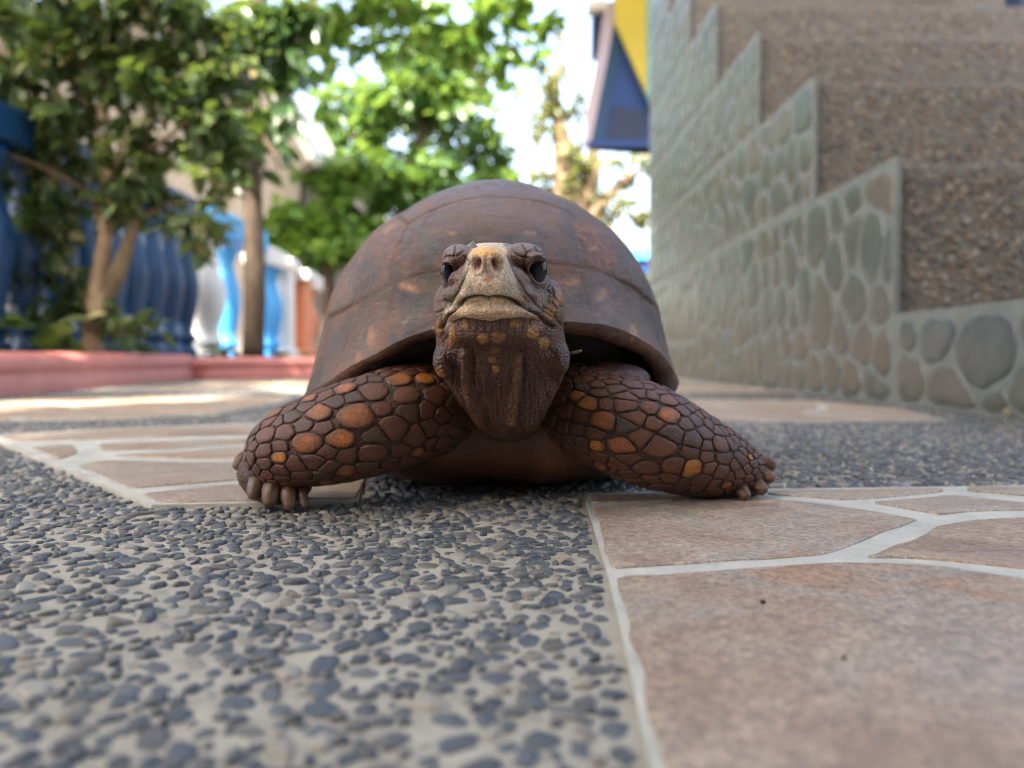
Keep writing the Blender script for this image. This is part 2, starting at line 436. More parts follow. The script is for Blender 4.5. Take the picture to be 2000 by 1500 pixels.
def pebble_mesh(seed, seg, simple=False):
    rng = random.Random(seed); rad = [1+rng.uniform(-.24, .22) for _ in range(seg)]
    rings = [(1.0, -.35), (.97, .30), (.74, .72)] if not simple else [(1.0, -.2), (.78, .6)]
    tl = (rng.uniform(-.2, .2), rng.uniform(-.2, .2)); V = []; F = []
    for s, h in rings:
        for k in range(seg):
            a = 2*math.pi*k/seg; x = math.cos(a)*rad[k]*s; y = math.sin(a)*rad[k]*s*.72
            V.append((x, y, h+(x*tl[0]+y*tl[1])*(h > 0)+(rng.uniform(-.06, .06) if h > 0 else 0)))
    V.append((0, 0, rings[-1][1]+.10))
    n = seg
    for r in range(len(rings)-1):
        for k in range(n): F.append((r*n+k, r*n+(k+1) % n, (r+1)*n+(k+1) % n, (r+1)*n+k))
    for k in range(n): F.append(((len(rings)-1)*n+k, (len(rings)-1)*n+(k+1) % n, len(V)-1))
    return V, F
def scatter_pebbles():
    cell = .006; grid = {}; pts = []
    rng = random.Random(11)
    tb = [(min(p[0] for p in t), max(p[0] for p in t), min(p[1] for p in t), max(p[1] for p in t), t) for t in TILES]
    def free(x, y, r):
        ci, cj = int(x//cell), int(y//cell); pk = .92 if y < .2 else (.87 if y < .3 else .82)
        for i in range(ci-2, ci+3):
            for j in range(cj-2, cj+3):
                for (a, b, q) in grid.get((i, j), ()):
                    if (a-x)**2+(b-y)**2 < (pk*(q+r))**2: return False
        return True
    for t in range(240000):
        y = .07+1.25*rng.random()**.75
        hw = y*.72+.03
        x = rng.uniform(-hw, min(hw, .482))
        r = rng.choice((.0018, .0021, .0025, .0029, .0034)) if t < 70000 else rng.uniform(.0010, .0020)
        if not free(x, y, r): continue
        bad = False
        for x0, x1, y0, y1, p in tb:
            if x0-r < x < x1+r and y0-r < y < y1+r and (inpoly(x, y, p) or polydist(x, y, p) < r*.9+.001): bad = True; break
        if bad: continue
        if mnoise.noise(Vector((x*26, y*26, 3))) > .33 and rng.random() < .55: continue   # bare patches of mortar
        grid.setdefault((int(x//cell), int(y//cell)), []).append((x, y, r)); pts.append((x, y, r))
    return pts
PTS = scatter_pebbles(); PTS.sort(key=lambda p: p[1])
near_meshes = [new_mesh('pebble', *pebble_mesh(100+i, 11), M['pebble']) for i in range(14)]
proto_n = [pebble_mesh(100+i, 10) for i in range(14)]; proto_f = [pebble_mesh(300+i, 7, True) for i in range(8)]
vis = [p for p in PTS if abs(p[0]) < p[1]*.69 and p[1] > .105][:300]; visset = set(vis)
rng = random.Random(5)
for (x, y, r) in vis:
    o = bpy.data.objects.new('pebble', rng.choice(near_meshes)); C.objects.link(o); o.parent = ground
    o.location = (x, y, rng.uniform(-.0006, .0002)); o.rotation_euler = (rng.gauss(0, .08), rng.gauss(0, .08), rng.uniform(0, 6.28))
    o.scale = (r*1.08*rng.uniform(.9, 1.25), r*1.08, rng.uniform(.0008, .0018))
parts = []; Vn = []; Fn = []
for (x, y, r) in PTS:
    if (x, y, r) in visset: continue
    v, f = rng.choice(proto_n if y < .55 else proto_f)
    a = rng.uniform(0, 6.28); ca, sa = math.cos(a), math.sin(a); sx = r*1.08*rng.uniform(.9, 1.25); sy = r*1.08; h = rng.uniform(.0008, .0017); dz = rng.uniform(-.0006, .0002)
    o = len(Vn)
    tx, ty = rng.gauss(0, .10), rng.gauss(0, .10)
    for p in v:
        X, Y = p[0]*sx, p[1]*sy; Vn.append((x+X*ca-Y*sa, y+X*sa+Y*ca, dz+p[2]*h+X*tx+Y*ty))
    Fn += [tuple(i+o for i in q) for q in f]
pb = mobj('pebbles', Vn, Fn, M['pebbles'], ground); pb['kind'] = 'stuff'
print('pebbles', len(PTS))

# ------------------------------------------------------------------ staircase clad with stone on its side
WX = .483
stair = tag(empty('staircase', (WX, .6, 0)), 'outdoor staircase with pebble-dash steps and grey stone-clad side wall', 'staircase')
ST = [(.40, .108), (.98, .306), (1.25, .504), (1.54, .695), (1.86, .90), (2.14, 1.10), (2.42, 1.32)]
YE = 2.73
for i, (y, z) in enumerate(ST):
    z0 = ST[i-1][1] if i else -.01
    bbox('step', WX+.0072, 2.1, y+.006, YE-.012 if i == 6 else YE-.014-.001*i, z0-.02 if i else z0, z, M['dash'], stair, .006)
prof = [(.40, 0), (.40, .108)]
for i in range(1, len(ST)): prof += [(ST[i][0], ST[i-1][1]), (ST[i][0], ST[i][1])]
prof += [(YE, ST[-1][1]), (YE, 0)]
PO = [(y-.005 if i % 2 == 0 or True else y, z+.006 if z > 0 else z) for i, (y, z) in enumerate(prof)]
PO[-1] = (YE, 0); PO[-2] = (YE, PO[-2][1])
clad = prism('wall_cladding', [(WX, y, z-.005 if z == 0 else z) for y, z in PO], (.007, 0, 0), M['wall_grout'], stair)
def wall_stones():
    out = []; rng = random.Random(21); rows = [(0, .108), (.108, .306), (.306, .504), (.504, .695), (.695, .90), (.90, 1.10), (1.10, 1.33)]
    bands = [(0, .111, .40, .975), (0, .311, .975, YE)] + [(z0, z1, ST[i+1][0] if i+1 < len(ST) else 9, YE) for i, (z0, z1) in enumerate(rows) if i >= 2]
    bands = [(0, .110, .40, .970), (.0, .309, .976, YE)]+[(ST[i-1][1]+.009, ST[i][1]+.005, ST[i][0]-.004, YE) for i in range(2, 7)]
    for z0, z1, y0, y1 in bands:
        y0 += .004; y1 -= .004; z0 += .003; z1 -= .003
        poly = [(y0, z0), (y1, z0), (y1, z1), (y0, z1)]; seeds = []; srad = []; rr_ = rng.uniform(.7, .95)
        for _ in range(4000):
            y = rng.uniform(y0, y1); z = rng.uniform(z0, z1); s = rng.choice((.040, .055, .062, .07, .085) if _ < 400 else (.045, .055))
            if all(math.hypot(y-a, (z-b)*rr_) > (s+q)*.5 for (a, b), q in zip(seeds, srad)): seeds.append((y, z)); srad.append(s)
        for c in voronoi(seeds, poly, srad):
            if len(c) < 3: continue
            cc = centroid(c); q = []
            for p in c:
                d = math.hypot(cc[0]-p[0], cc[1]-p[1]); k = min(.45, .0033/max(.008, d)); q.append((p[0]+(cc[0]-p[0])*k, p[1]+(cc[1]-p[1])*k))
            q = chaikin(wavy(chaikin(q, 1), .015, .0035, 4), 2)
            if len(q) > 44: q = resample(q, 44)
            v, f = pillow(q, [(0, -.001), (.0006, .0010), (.003, .0018), (.010, .0021)], lambda a, b, h: (WX-h, a, b))
            f = [t[::-1] for t in f]
            A = sum(q[i][0]*q[(i+1) % len(q)][1]-q[(i+1) % len(q)][0]*q[i][1] for i in range(len(q)))
            if A < 0: f = [t[::-1] for t in f]
            out.append((cc[0], v, f))
    out.sort(key=lambda e: e[0]); print('wall stones', len(out))
    for _, v, f in out[:300]: mobj('stone', v, f, M['wall_stone'], clad)
    if len(out) > 300:
        v, f = join_lists([(e[1], e[2]) for e in out[300:]]); o = mobj('stones', v, f, M['wall_stones'], clad); o['kind'] = 'stuff'
wall_stones()
def dash():
    rng = random.Random(31); V = []; F = []
    for i in range(1, 5):
        y = ST[i][0]+.006; z0 = ST[i-1][1]; z1 = ST[i][1]
        for _ in range(int(1500*(1 if i < 3 else .6))):
            x = rng.uniform(WX+.02, WX+.42+.25*(i > 1)); z = rng.uniform(z0+.004, z1-.012); r = rng.uniform(.0022, .0052)
            o = len(V); n = 6; a0 = rng.uniform(0, 1)
            for s, h in ((1, -.0005), (.75, .35)):
                for k in range(n):
                    a = a0+2*math.pi*k/n; rr = r*s*rng.uniform(.85, 1.15); V.append((x+math.cos(a)*rr, y-(h*r if h > 0 else h), z+math.sin(a)*rr))
            V.append((x, y-r*.45, z))
            for k in range(n):
                F.append((o+k, o+(k+1) % n, o+n+(k+1) % n, o+n+k)); F.append((o+n+k, o+n+(k+1) % n, o+2*n))
    p = mobj('dash_pebbles', V, F, M['dashpeb'], stair); p['kind'] = 'stuff'
dash()
bp = tag(bbox('railing_post', P(1976, 20, 1.93).x, P(2030, 20, 1.93).x, 1.90, 1.96, .90, 1.7, M['greyblue'], None, .006), 'grey-blue railing post standing on a stair tread at the top right corner', 'post')

pw = tag(empty('light_blocker_wall', (.5, -1.1, 0)), 'plain plastered wall added out of view behind the viewer to block light', 'wall')  # unseen wall, added to block light coming from behind the camera
bbox('wall', -1.3, 2.6, -1.3, -1.1, 0, 2.1, M['blocker'], pw, .01); bbox('coping', -1.34, 2.64, -1.34, -1.06, 2.1, 2.16, M['blocker'], pw, .01)
# ------------------------------------------------------------------ planting bed, kerbs
bed = tag(flat_slab('planting_bed', [(-5, .3), (-.86, .3), (-.86, 1.2), (-.94, 2.0), (-.80, 2.22), (-.3, 2.66), (.44, 2.9), (3, 2.95), (3, 3.6), (-5, 3.6)], -.005, .045, M['soil']), kind='structure')
tag(flat_slab('soil_ground', [(-12, 3.55), (12, 3.55), (12, 14), (-12, 14)], -.005, .04, M['soil']), kind='structure')
def kerb(pts, label, h=.066, wd=.10):
    path = smooth_path(pts, 60); prof = []
    pr = [(0, -.004), (.000, .012), (.002, .028), (.006, .0315), (.002, .035), (.001, .050), (.006, .060), (.018, .0655), (.045, .067), (.08, .064), (.095, .05), (.1, -.004)]
    pr = [(a*wd/.1, b*h/.067) for a, b in pr]; V = []; F = []; n = len(path); m = len(pr)
    for i in range(n):
        t = path[min(n-1, i+1)]-path[max(0, i-1)]; t = t/np.linalg.norm(t); nx, ny = -t[1], t[0]
        e = min(i, n-1-i)/4.0; e = min(1, e); k = math.sqrt(max(0.0, 1-(1-e)**2))
        for a, b in pr:
            aa = wd/2+(a-wd/2)*(.35+.65*k); bb = b*(.75+.25*k)
            w = mnoise.noise(Vector((path[i][0]*9, path[i][1]*9, b*20)))*.003
            V.append((path[i][0]+nx*(aa+w), path[i][1]+ny*(aa+w), bb+(w*.6 if b > .02 else 0)))
    for i in range(n-1):
        for j in range(m-1): F.append((i*m+j, i*m+j+1, (i+1)*m+j+1, (i+1)*m+j))
    F.append(tuple(range(m))); F.append(tuple((n-1)*m+j for j in range(m-1, -1, -1)))
    F = [q[::-1] for q in F]
    return tag(mobj('garden_kerb', V, F, M['pink']), label, 'kerb', 'pink kerbs round the planting bed')
kerb([(-.70, .62), (-.742, .9), (-.775, 1.161), (-.80, 1.4), (-.825, 1.7), (-.848, 2.0), (-.875, 2.16)], 'long rounded pink painted kerb with a groove, in front of the shrub', .070, .12)
kerb([(-.845, 2.06), (-.72, 2.15), (-.58, 2.28), (-.45, 2.40), (-.33, 2.50)], 'lower far pink kerb running behind the tortoise by the straight trunk', .062, .10)

# ------------------------------------------------------------------ balustrades
BX = -1.08
BPR = [(.030, 0), (.030, .03), (.022, .034), (.022, .05), (.030, .06), (.030, .07), (.020, .085), (.024, .12), (.034, .19), (.037, .235), (.034, .28), (.022, .34), (.017, .38), (.024, .395), (.024, .41), (.030, .415), (.030, .44)]
def lathe(pr, seg=14, sc=1.0):
    V = []; F = []
    for r, z in pr:
        for k in range(seg): V.append((math.cos(2*math.pi*k/seg)*r*sc, math.sin(2*math.pi*k/seg)*r*sc, z))
    for i in range(len(pr)-1):
        for k in range(seg): F.append((i*seg+k, i*seg+(k+1) % seg, (i+1)*seg+(k+1) % seg, (i+1)*seg+k))
    F.append(tuple(range(seg-1, -1, -1))); F.append(tuple((len(pr)-1)*seg+k for k in range(seg)))
    return V, F
bal_me = {k: new_mesh('baluster', *lathe(BPR, 16, 1.35), M[k]) for k in ('blue', 'white', 'orange', 'cyan')}
def balustrade(label, ys, key, y0, y1, rail, cap, z0=.03, hr=.44, group='painted balustrades along the planting bed'):
    b = tag(empty('balustrade', (BX, y0, z0)), label, 'balustrade', group)
    for y in ys:
        o = bpy.data.objects.new('baluster', bal_me[key]); C.objects.link(o); o.parent = b; o.location = (0, y-y0, .03); o.scale = (1, 1, hr/.44)
    bbox('bottom_rail', BX-.055, BX+.055, y0, y1, z0, z0+.032, M[rail], b, .006)
    bbox('top_rail', BX-.06, BX+.06, y0, y1, z0+.03+hr, z0+.03+hr+.075, M[cap], b, .008)
    return b
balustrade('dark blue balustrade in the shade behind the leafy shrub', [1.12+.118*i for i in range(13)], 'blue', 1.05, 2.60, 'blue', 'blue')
def pillar(x, y, w, h, key, capkey, label, z0=.03):
    b = tag(empty('balustrade_post', (x, y, z0)), label, 'post', 'square posts of the balustrade')
    bbox('shaft', x-w/2, x+w/2, y-w/2, y+w/2, z0, z0+h, M[key], b, .008)
    bbox('plinth', x-w*.62, x+w*.62, y-w*.62, y+w*.62, z0, z0+.07, M[key], b, .008)
    bbox('cap', x-w*.68, x+w*.68, y-w*.68, y+w*.68, z0+h, z0+h+.05, M[capkey], b, .012)
    return b
pb_ = tag(empty('balustrade', (BX, 2.62, .03)), 'white baluster under a light blue rail, brightly lit beside the straight trunk', 'balustrade', 'painted balustrades along the planting bed')
for y in (2.70,):
    o = bpy.data.objects.new('baluster', bal_me['white']); C.objects.link(o); o.parent = pb_; o.location = (0, y-2.62, .02); o.scale = (1.55, 1.55, .98)
o = bpy.data.objects.new('baluster', bal_me['cyan']); C.objects.link(o); o.parent = pb_; o.location = (-.02, .36, .02); o.scale = (1, 1, .98)
bbox('top_rail', BX-.06, BX+.06, 2.61, 3.24, .50, .585, M['cyan'], pb_, .008)
bbox('bottom_rail', BX-.06, BX+.06, 2.61, 3.24, .03, .05, M['cyan'], pb_, .004)
balustrade('light blue balustrade with a white rail beyond the straight trunk', [3.34, 3.46], 'cyan', 3.26, 3.52, 'cyan', 'white', hr=.40)
pillar(BX+.01, 3.58, .10, .44, 'white', 'white', 'white square balustrade post between the blue and the orange balusters')
balustrade('orange balustrade with a white rail, farthest from the shrub', [3.80+.15*i for i in range(3)], 'orange', 3.66, 4.18, 'orange', 'white', hr=.36)
pillar(BX+.03, 3.74, .13, .40, 'orange', 'white', 'orange square balustrade post with white cap beside the tortoise shell')

# ------------------------------------------------------------------ buildings behind
house = tag(empty('house', (-2.6, 4.5, 0)), 'beige plastered house with white sloping roof edge behind the left trees', 'house')
Yh = 4.5
wp = [P(-1200, 690, Yh), P(585, 690, Yh), P(585, 330, Yh), P(470, 130, Yh), P(300, 60, Yh), P(-1200, 60, Yh)]
prism('wall', wp, (0, 3, 0), M['beige'], house)
prism('roof', [P(604, 314, Yh-.35), P(612, 302, Yh-.35), P(478, 72, Yh-.35), P(466, 78, Yh-.35)], (0, 3.6, 0), M['white'], house)
prism('roof_edge', [P(468, 74, Yh-.35), P(478, 70, Yh-.35), P(300, 20, Yh-.35), P(-1200, 20, Yh-.35), P(-1200, 34, Yh-.35), P(300, 34, Yh-.35)], (0, 3.5, 0), M['white'], house)
prism('soffit', [P(580, 330, Yh-.34), P(602, 315, Yh-.34), P(470, 84, Yh-.34), P(450, 100, Yh-.34)], (0, .33, 0), M['beige'], house)
wn_ = prism('window', [P(40, 330, Yh-.012), P(140, 330, Yh-.012), P(140, 190, Yh-.012), P(40, 190, Yh-.012)], (0, .03, 0), M['greyblue'], house)
hut = tag(empty('gabled_roof', (.5, 4.6, 0)), 'deep blue gable roof underside with yellow and lilac boards beyond the stair wall', 'roof')
Yr = 4.6
prism('gable_board', [P(1183, 6, Yr), P(1201, 0, Yr), P(1201, 40, Yr), P(1153, 283, Yr), P(1139, 288, Yr)], (0, .05, 0), M['lilac'], hut)
prism('soffit', [P(1200, 42, Yr+.02), P(1330, 296, Yr+.02), P(1330, 283, Yr+.02), P(1151, 283, Yr+.02)], (0, .12, 0), M['deepblue'], hut)
prism('soffit_band', [P(1200, 44, Yr+.01), P(1216, 80, Yr+.01), P(1178, 270, Yr+.01), P(1154, 276, Yr+.01)], (0, .02, 0), M['blue'], hut)
prism('soffit_panel', [P(1200, 207, Yr+.008), P(1262, 218, Yr+.008), P(1262, 273, Yr+.008), P(1184, 273, Yr+.008)], (0, .015, 0), M['greyblue'], hut)
prism('beam', [P(1150, 274, Yr-.01), P(1320, 274, Yr-.01), P(1320, 285, Yr-.01), P(1149, 285, Yr-.01)], (0, .05, 0), M['deepblue'], hut)
prism('fascia', [P(1202, -60, Yr-.05), P(1264, -60, Yr-.05), P(1264, 184, Yr-.05), P(1201, 40, Yr-.05)], (0, .04, 0), M['yellow'], hut)
prism('trim', [P(1264, -60, Yr-.06), P(1330, -60, Yr-.06), P(1330, 300, Yr-.06), P(1264, 184, Yr-.06)], (0, .05, 0), M['teal'], hut)
prism('ridge_cap', [P(1148, 4, Yr-.02), P(1186, -6, Yr-.02), P(1186, 14, Yr-.02), P(1150, 18, Yr-.02)], (0, .10, 0), M['white'], hut)
prism('wall', [P(1158, 20, Yr+.06), P(1182, 16, Yr+.06), P(1168, 105, Yr+.06), P(1157, 112, Yr+.06)], (0, .1, 0), M['greyblue'], hut)
prism('roof', [(-.05, 3.2, 2.66), (2.4, 3.2, 2.66), (2.4, 4.9, 2.62), (-.05, 4.9, 2.62)], (0, 0, .06), M['deepblue'], hut)  # unseen slab added above the frame to shade the gable boards
tarp = tag(empty('shed', (P(1235, 500, 9).x, 9, 0)), 'small far shed with a bright blue roof at the end of the wall', 'shed')
prism('roof', [P(1180, 506, 9), P(1300, 506, 9), P(1300, 486, 9), P(1190, 484, 9)], (0, 1.2, 0), M['cyan'], tarp)
prism('wall', [P(1188, 690, 9.05), P(1300, 690, 9.05), P(1300, 506, 9.05), P(1188, 506, 9.05)], (0, 1.0, 0), M['deepblue'], tarp)

# ------------------------------------------------------------------ foliage
def leaf_cloud(pts, L, W, seed, droop=.3, face=None):
    """pts (N,3): one folded pointed leaf at each; returns verts, faces"""
    rng = np.random.RandomState(seed); n = len(pts); pts = np.asarray(pts)
    d = rng.normal(size=(n, 3)); d[:, 2] = d[:, 2]*.6-droop; d /= np.linalg.norm(d, axis=1)[:, None]
    up = rng.normal(size=(n, 3))*.6+np.array([0, 0, 1.]); s = np.cross(d, up); s /= np.linalg.norm(s, axis=1)[:, None]+1e-9
    nn = np.cross(s, d); k = rng.uniform(.65, 1.25, n)[:, None]; l = L*k; w = W*k*.5*rng.uniform(.8, 1.2, n)[:, None]
    V = np.empty((n, 8, 3))
    V[:, 0] = pts; V[:, 1] = pts+d*l*.30-s*w*.9+nn*w*.35; V[:, 2] = pts+d*l*.30+s*w*.9+nn*w*.35
    V[:, 3] = pts+d*l*.33; V[:, 4] = pts+d*l*.68-s*w*.75+nn*w*.25-nn*l*.05; V[:, 5] = pts+d*l*.68+s*w*.75+nn*w*.25-nn*l*.05
    V[:, 6] = pts+d*l*.68-nn*l*.05; V[:, 7] = pts+d*l-nn*l*.14
    f = [(0, 3, 1), (0, 2, 3), (1, 3, 6, 4), (3, 2, 5, 6), (4, 6, 7), (6, 5, 7)]
    F = []
    for i in range(n):
        o = i*8; F += [tuple(a+o for a in q) for q in f]
    return V.reshape(-1, 3), F
def clumps(centres, per, seed, flat=1.0, gap=0):
    rng = np.random.RandomState(seed); out = []
    for (c, r) in centres:
        c = np.array(c); m = int(per*r*r)
        q = rng.normal(size=(m, 3)); q /= np.linalg.norm(q, axis=1)[:, None]; q *= (rng.uniform(0, 1, m)**.45)[:, None]*r; q[:, 2] *= flat
        out.append(c+q)
    return np.concatenate(out)
def crown_px(blobs, Y, seed, sub=6, dy=.35):
    """blobs in photo pixels (u, v, r): each becomes sub smaller clumps round a real centre at depth Y"""
    rng = random.Random(seed); out = []
    for b in blobs:
        u, v, r = b[:3]; yy = Y+(b[3] if len(b) > 3 else 0)
        c = P(u, v, yy); rw = r/FPX*yy
        for _ in range(sub):
            q = Vector((rng.gauss(0, 1), rng.gauss(0, 1), rng.gauss(0, 1))).normalized()*rw*rng.uniform(.35, .85)
            out.append((tuple(c+Vector((q.x, q.y*dy/.35, q.z))), rw*rng.uniform(.28, .5)))
    return out
def limb(parent, pts, mat, name='trunk', seg=9):
    path = smooth_path([(*p[0], p[1]) for p in pts], max(8, 5*len(pts)))
    v, f = tube([(Vector(p[:3]), max(.002, p[3]*(1+.12*mnoise.noise(Vector((p[0]*5, p[1]*5, p[2]*14)))))) for p in path], seg)
    return mobj(name, v, f, mat, parent)
def tree(name, label, cat, base, trunk_pts, crown, leaf, L, W, per, mat, seed, group=None, limbs=(), droop=.3):
    t = tag(empty(name, base), label, cat, group)
    limb(t, trunk_pts, mat)
    for l in limbs: limb(t, l, mat, 'branch', 7)
    pts = clumps(crown, per, seed); v, f = leaf_cloud(pts, L, W, seed, droop)
    c = mobj('crown', v, f, leaf, t); c['kind'] = 'stuff'
    return t
def px(u, v, Y): return tuple(P(u, v, Y))
# round-crowned tree in the middle
cb = [(640, 270, 60), (660, 190, 50), (610, 330, 45), (950, 430, 60), (820, 120, 95), (760, 190, 110), (880, 200, 105), (700, 260, 80), (820, 280, 130), (930, 300, 75), (760, 360, 120), (900, 390, 100), (960, 370, 60), (680, 350, 80), (840, 440, 110), (700, 440, 90)]
tree('leafy_tree', 'round-crowned bright green tree standing behind the tortoise shell', 'tree', tuple(P(800, 690, 6)), [(px(800, 700, 6), .11), (px(795, 500, 6), .09), (px(790, 380, 6), .07), (px(830, 250, 6), .04), (px(830, 150, 6), .02)],
     crown_px(cb, 6, 1, 7), M['leaf_mid'], .12, .08, 2300, M['bark_dark'], 41, 'trees behind the path',
     limbs=[[(px(792, 420, 6), .05), (px(720, 330, 5.9), .03), (px(690, 260, 5.8), .012)], [(px(795, 390, 6), .05), (px(890, 330, 6.1), .03), (px(940, 270, 6.1), .012)]])
lb = [(600, 430, 70), (560, 400, 50), (660, 500, 70), (640, 380, 70), (700, 470, 60), (600, 330, 45), (540, 460, 45), (680, 330, 50), (740, 440, 50)]
tree('garden_bush', 'low yellow-green bush in front of the round-crowned tree', 'bush', tuple(P(640, 690, 4.45)), [(px(640, 700, 4.45), .05), (px(640, 560, 4.45), .04), (px(640, 430, 4.45), .02)],
     crown_px(lb, 4.42, 2, 6, .3), M['leaf_bright'], .085, .06, 8000, M['bark_dark'], 42, limbs=[[(px(640, 540, 4.45), .025), (px(590, 440, 4.4), .01)], [(px(640, 520, 4.45), .025), (px(700, 460, 4.5), .01)]])
# tan trunk with thin foliage on the right
rb = [(1080, 150, 35), (1065, 250, 35), (1135, 200, 35), (1105, 470, 60), (1060, 340, 35), (1090, 200, 45), (1120, 330, 60), (1180, 400, 60), (1230, 330, 45), (1080, 400, 50), (1240, 420, 40), (1160, 470, 50), (1100, 300, 35)]
tree('old_tree', 'thick tan-trunked tree with thin dry foliage beside the blue roof', 'tree', tuple(P(1130, 690, 7)), [(px(1140, 700, 7), .20), (px(1130, 520, 7), .17), (px(1112, 400, 7), .15), (px(1098, 280, 7), .085), (px(1085, 190, 7.1), .05), (px(1092, 120, 7.1), .03), (px(1100, 40, 7.1), .012)],
     crown_px(rb, 7, 3, 5), M['leaf_dry'], .085, .045, 4800, M['bark_tan'], 43, 'trees behind the path',
     limbs=[[(px(1120, 430, 7), .10), (px(1160, 340, 7), .07), (px(1150, 230, 7), .03), (px(1160, 150, 7), .012)], [(px(1130, 450, 7), .08), (px(1200, 370, 7), .05), (px(1255, 330, 7.1), .02)]])
hb = [(1230, 560, 60), (1280, 600, 70), (1190, 620, 60), (1250, 650, 60)]
tree('hedge_bush', 'dark green bush at the far end of the stair wall', 'bush', tuple(P(1240, 690, 6.2)), [(px(1240, 700, 6.2), .04), (px(1240, 600, 6.2), .03)], crown_px(hb, 6.2, 5, 6), M['leaf_dark'], .09, .06, 6000, M['bark_dark'], 44)
# straight dark trunk on the left with hanging leaves
TY = 2.42
tb_ = [(470, 280, 40), (530, 280, 30), (490, 330, 28), (400, 160, 50), (560, 90, 45), (520, 60, 60), (560, 140, 45), (540, 220, 40), (470, 40, 70), (440, 130, 60), (540, 20, 50), (450, 230, 50), (420, 60, 60), (590, 30, 40)]
tree('straight_tree', 'slim straight dark-trunked tree with hanging leaves beside the white baluster', 'tree', tuple(P(495, 690, TY)),
     [(px(494, 700, TY), .036), (px(497, 560, TY), .033), (px(494, 420, TY), .030), (px(490, 200, TY), .027), (px(508, 0, TY), .025), (px(515, -300, TY), .02)],
     crown_px(tb_, TY, 6, 6, .3), M['leaf_dark'], .085, .042, 9000, M['bark_dark'], 45, droop=.9,
     limbs=[[(px(494, 240, TY), .012), (px(530, 290, TY-.05), .008), (px(545, 330, TY-.1), .004)], [(px(500, 120, TY), .012), (px(560, 60, TY), .008), (px(640, -20, TY), .004)]])
# the shade tree: unseen trunk and crown added to cast shade, its outermost sprays hang into the top of the picture
SHX, SHY = SUN_H.x/math.tan(SUN_EL), SUN_H.y/math.tan(SUN_EL)
def shade_crown():  # leaves set back along the sun so their shade lands where wanted
    rng = random.Random(77); out = []
    for i in range(50):
        for j in range(60):
            gx = -1.1+i*.078+rng.uniform(-.04, .04); gy = -.6+j*.075+rng.uniform(-.04, .04)
            lim = -.50+(gy-.42)*.42+.10*math.sin(gy*5)+rng.gauss(0, .05)
            if gx < lim or gy > 3.4: continue
            if .16 < gx < .36 and .30 < gy < .40: continue
            z = rng.uniform(3.3, 4.5); out.append((gx+SHX*z, gy+SHY*z, z))
    for _ in range(1500):
        gx = rng.uniform(-5, -1.75); gy = rng.uniform(2.6, 6.6); z = rng.uniform(3.6, 5.0)
        out.append((gx+SHX*z, gy+SHY*z, z))
    for _ in range(900):
        gx = rng.uniform(-1.9, -.2); gy = rng.uniform(4.7, 6.2); z = rng.uniform(3.6, 5.0)
        out.append((gx+SHX*z, gy+SHY*z, z))
    for _ in range(230):
        gx = rng.uniform(-2.2, -.55); gy = rng.uniform(1.0, 2.62); z = rng.uniform(3.4, 4.6)
        out.append((gx+SHX*z, gy+SHY*z, z))
    return out
sc = shade_crown()
ov = [(560, 40, 40), (620, 70, 35), (810, 80, 35), (870, 75, 30), (1060, 60, 35), (940, 120, 30), (600, 150, 28), (600, 20, 40), (660, 35, 45), (720, 40, 45), (780, 20, 50), (690, 100, 30), (850, 30, 45), (910, 60, 45), (960, 20, 50), (1010, 40, 45), (1050, 110, 30), (980, 105, 35), (640, 110, 30), (890, 110, 28), (740, 90, 30), (1000, 170, 22), (640, 210, 26), (600, 60, 40)]
shade = tag(empty('shade_tree', (-2.6, -2.4, 0)), 'wide tree added overhead to cast shade, whose leafy sprays hang across the top of the picture', 'tree')
limb(shade, [((-2.6, -2.4, -.02), .17), ((-2.55, -2.35, 1.5), .13), ((-2.3, -2.1, 3.0), .10), ((-1.2, -1.2, 3.9), .06), ((0, 0.3, 4.0), .03)], M['bark_dark'])
limb(shade, [((-2.3, -2.1, 3.0), .08), ((-3.0, -.2, 4.0), .05), ((-3.6, 2.0, 4.4), .02)], M['bark_dark'], 'branch', 7)
limb(shade, [((-1.2, -1.2, 3.9), .05), ((-.9, 1.2, 3.3), .03), (px(620, -260, 3.9), .022), (px(720, -20, 4.0), .012), (px(780, 60, 4.1), .004)], M['bark_dark'], 'branch', 7)
limb(shade, [((-.9, 1.2, 3.3), .03), (px(850, -260, 3.9), .02), (px(940, -10, 4.0), .012), (px(1040, 110, 4.1), .004)], M['bark_dark'], 'branch', 7)
pts = np.array(sc); pts = np.concatenate([pts+np.random.RandomState(s).normal(size=pts.shape)*.05 for s in (1, 2, 3, 4, 5)])
v, f = leaf_cloud(pts, .17, .11, 51, .0); c = mobj('crown', v, f, M['leaf_mid'], shade); c['kind'] = 'stuff'
v, f = leaf_cloud(clumps(crown_px(ov, 4.0, 8, 4), 7000, 52), .10, .06, 52, .5); c = mobj('hanging_spray', v, f, M['leaf_bright'], shade); c['kind'] = 'stuff'

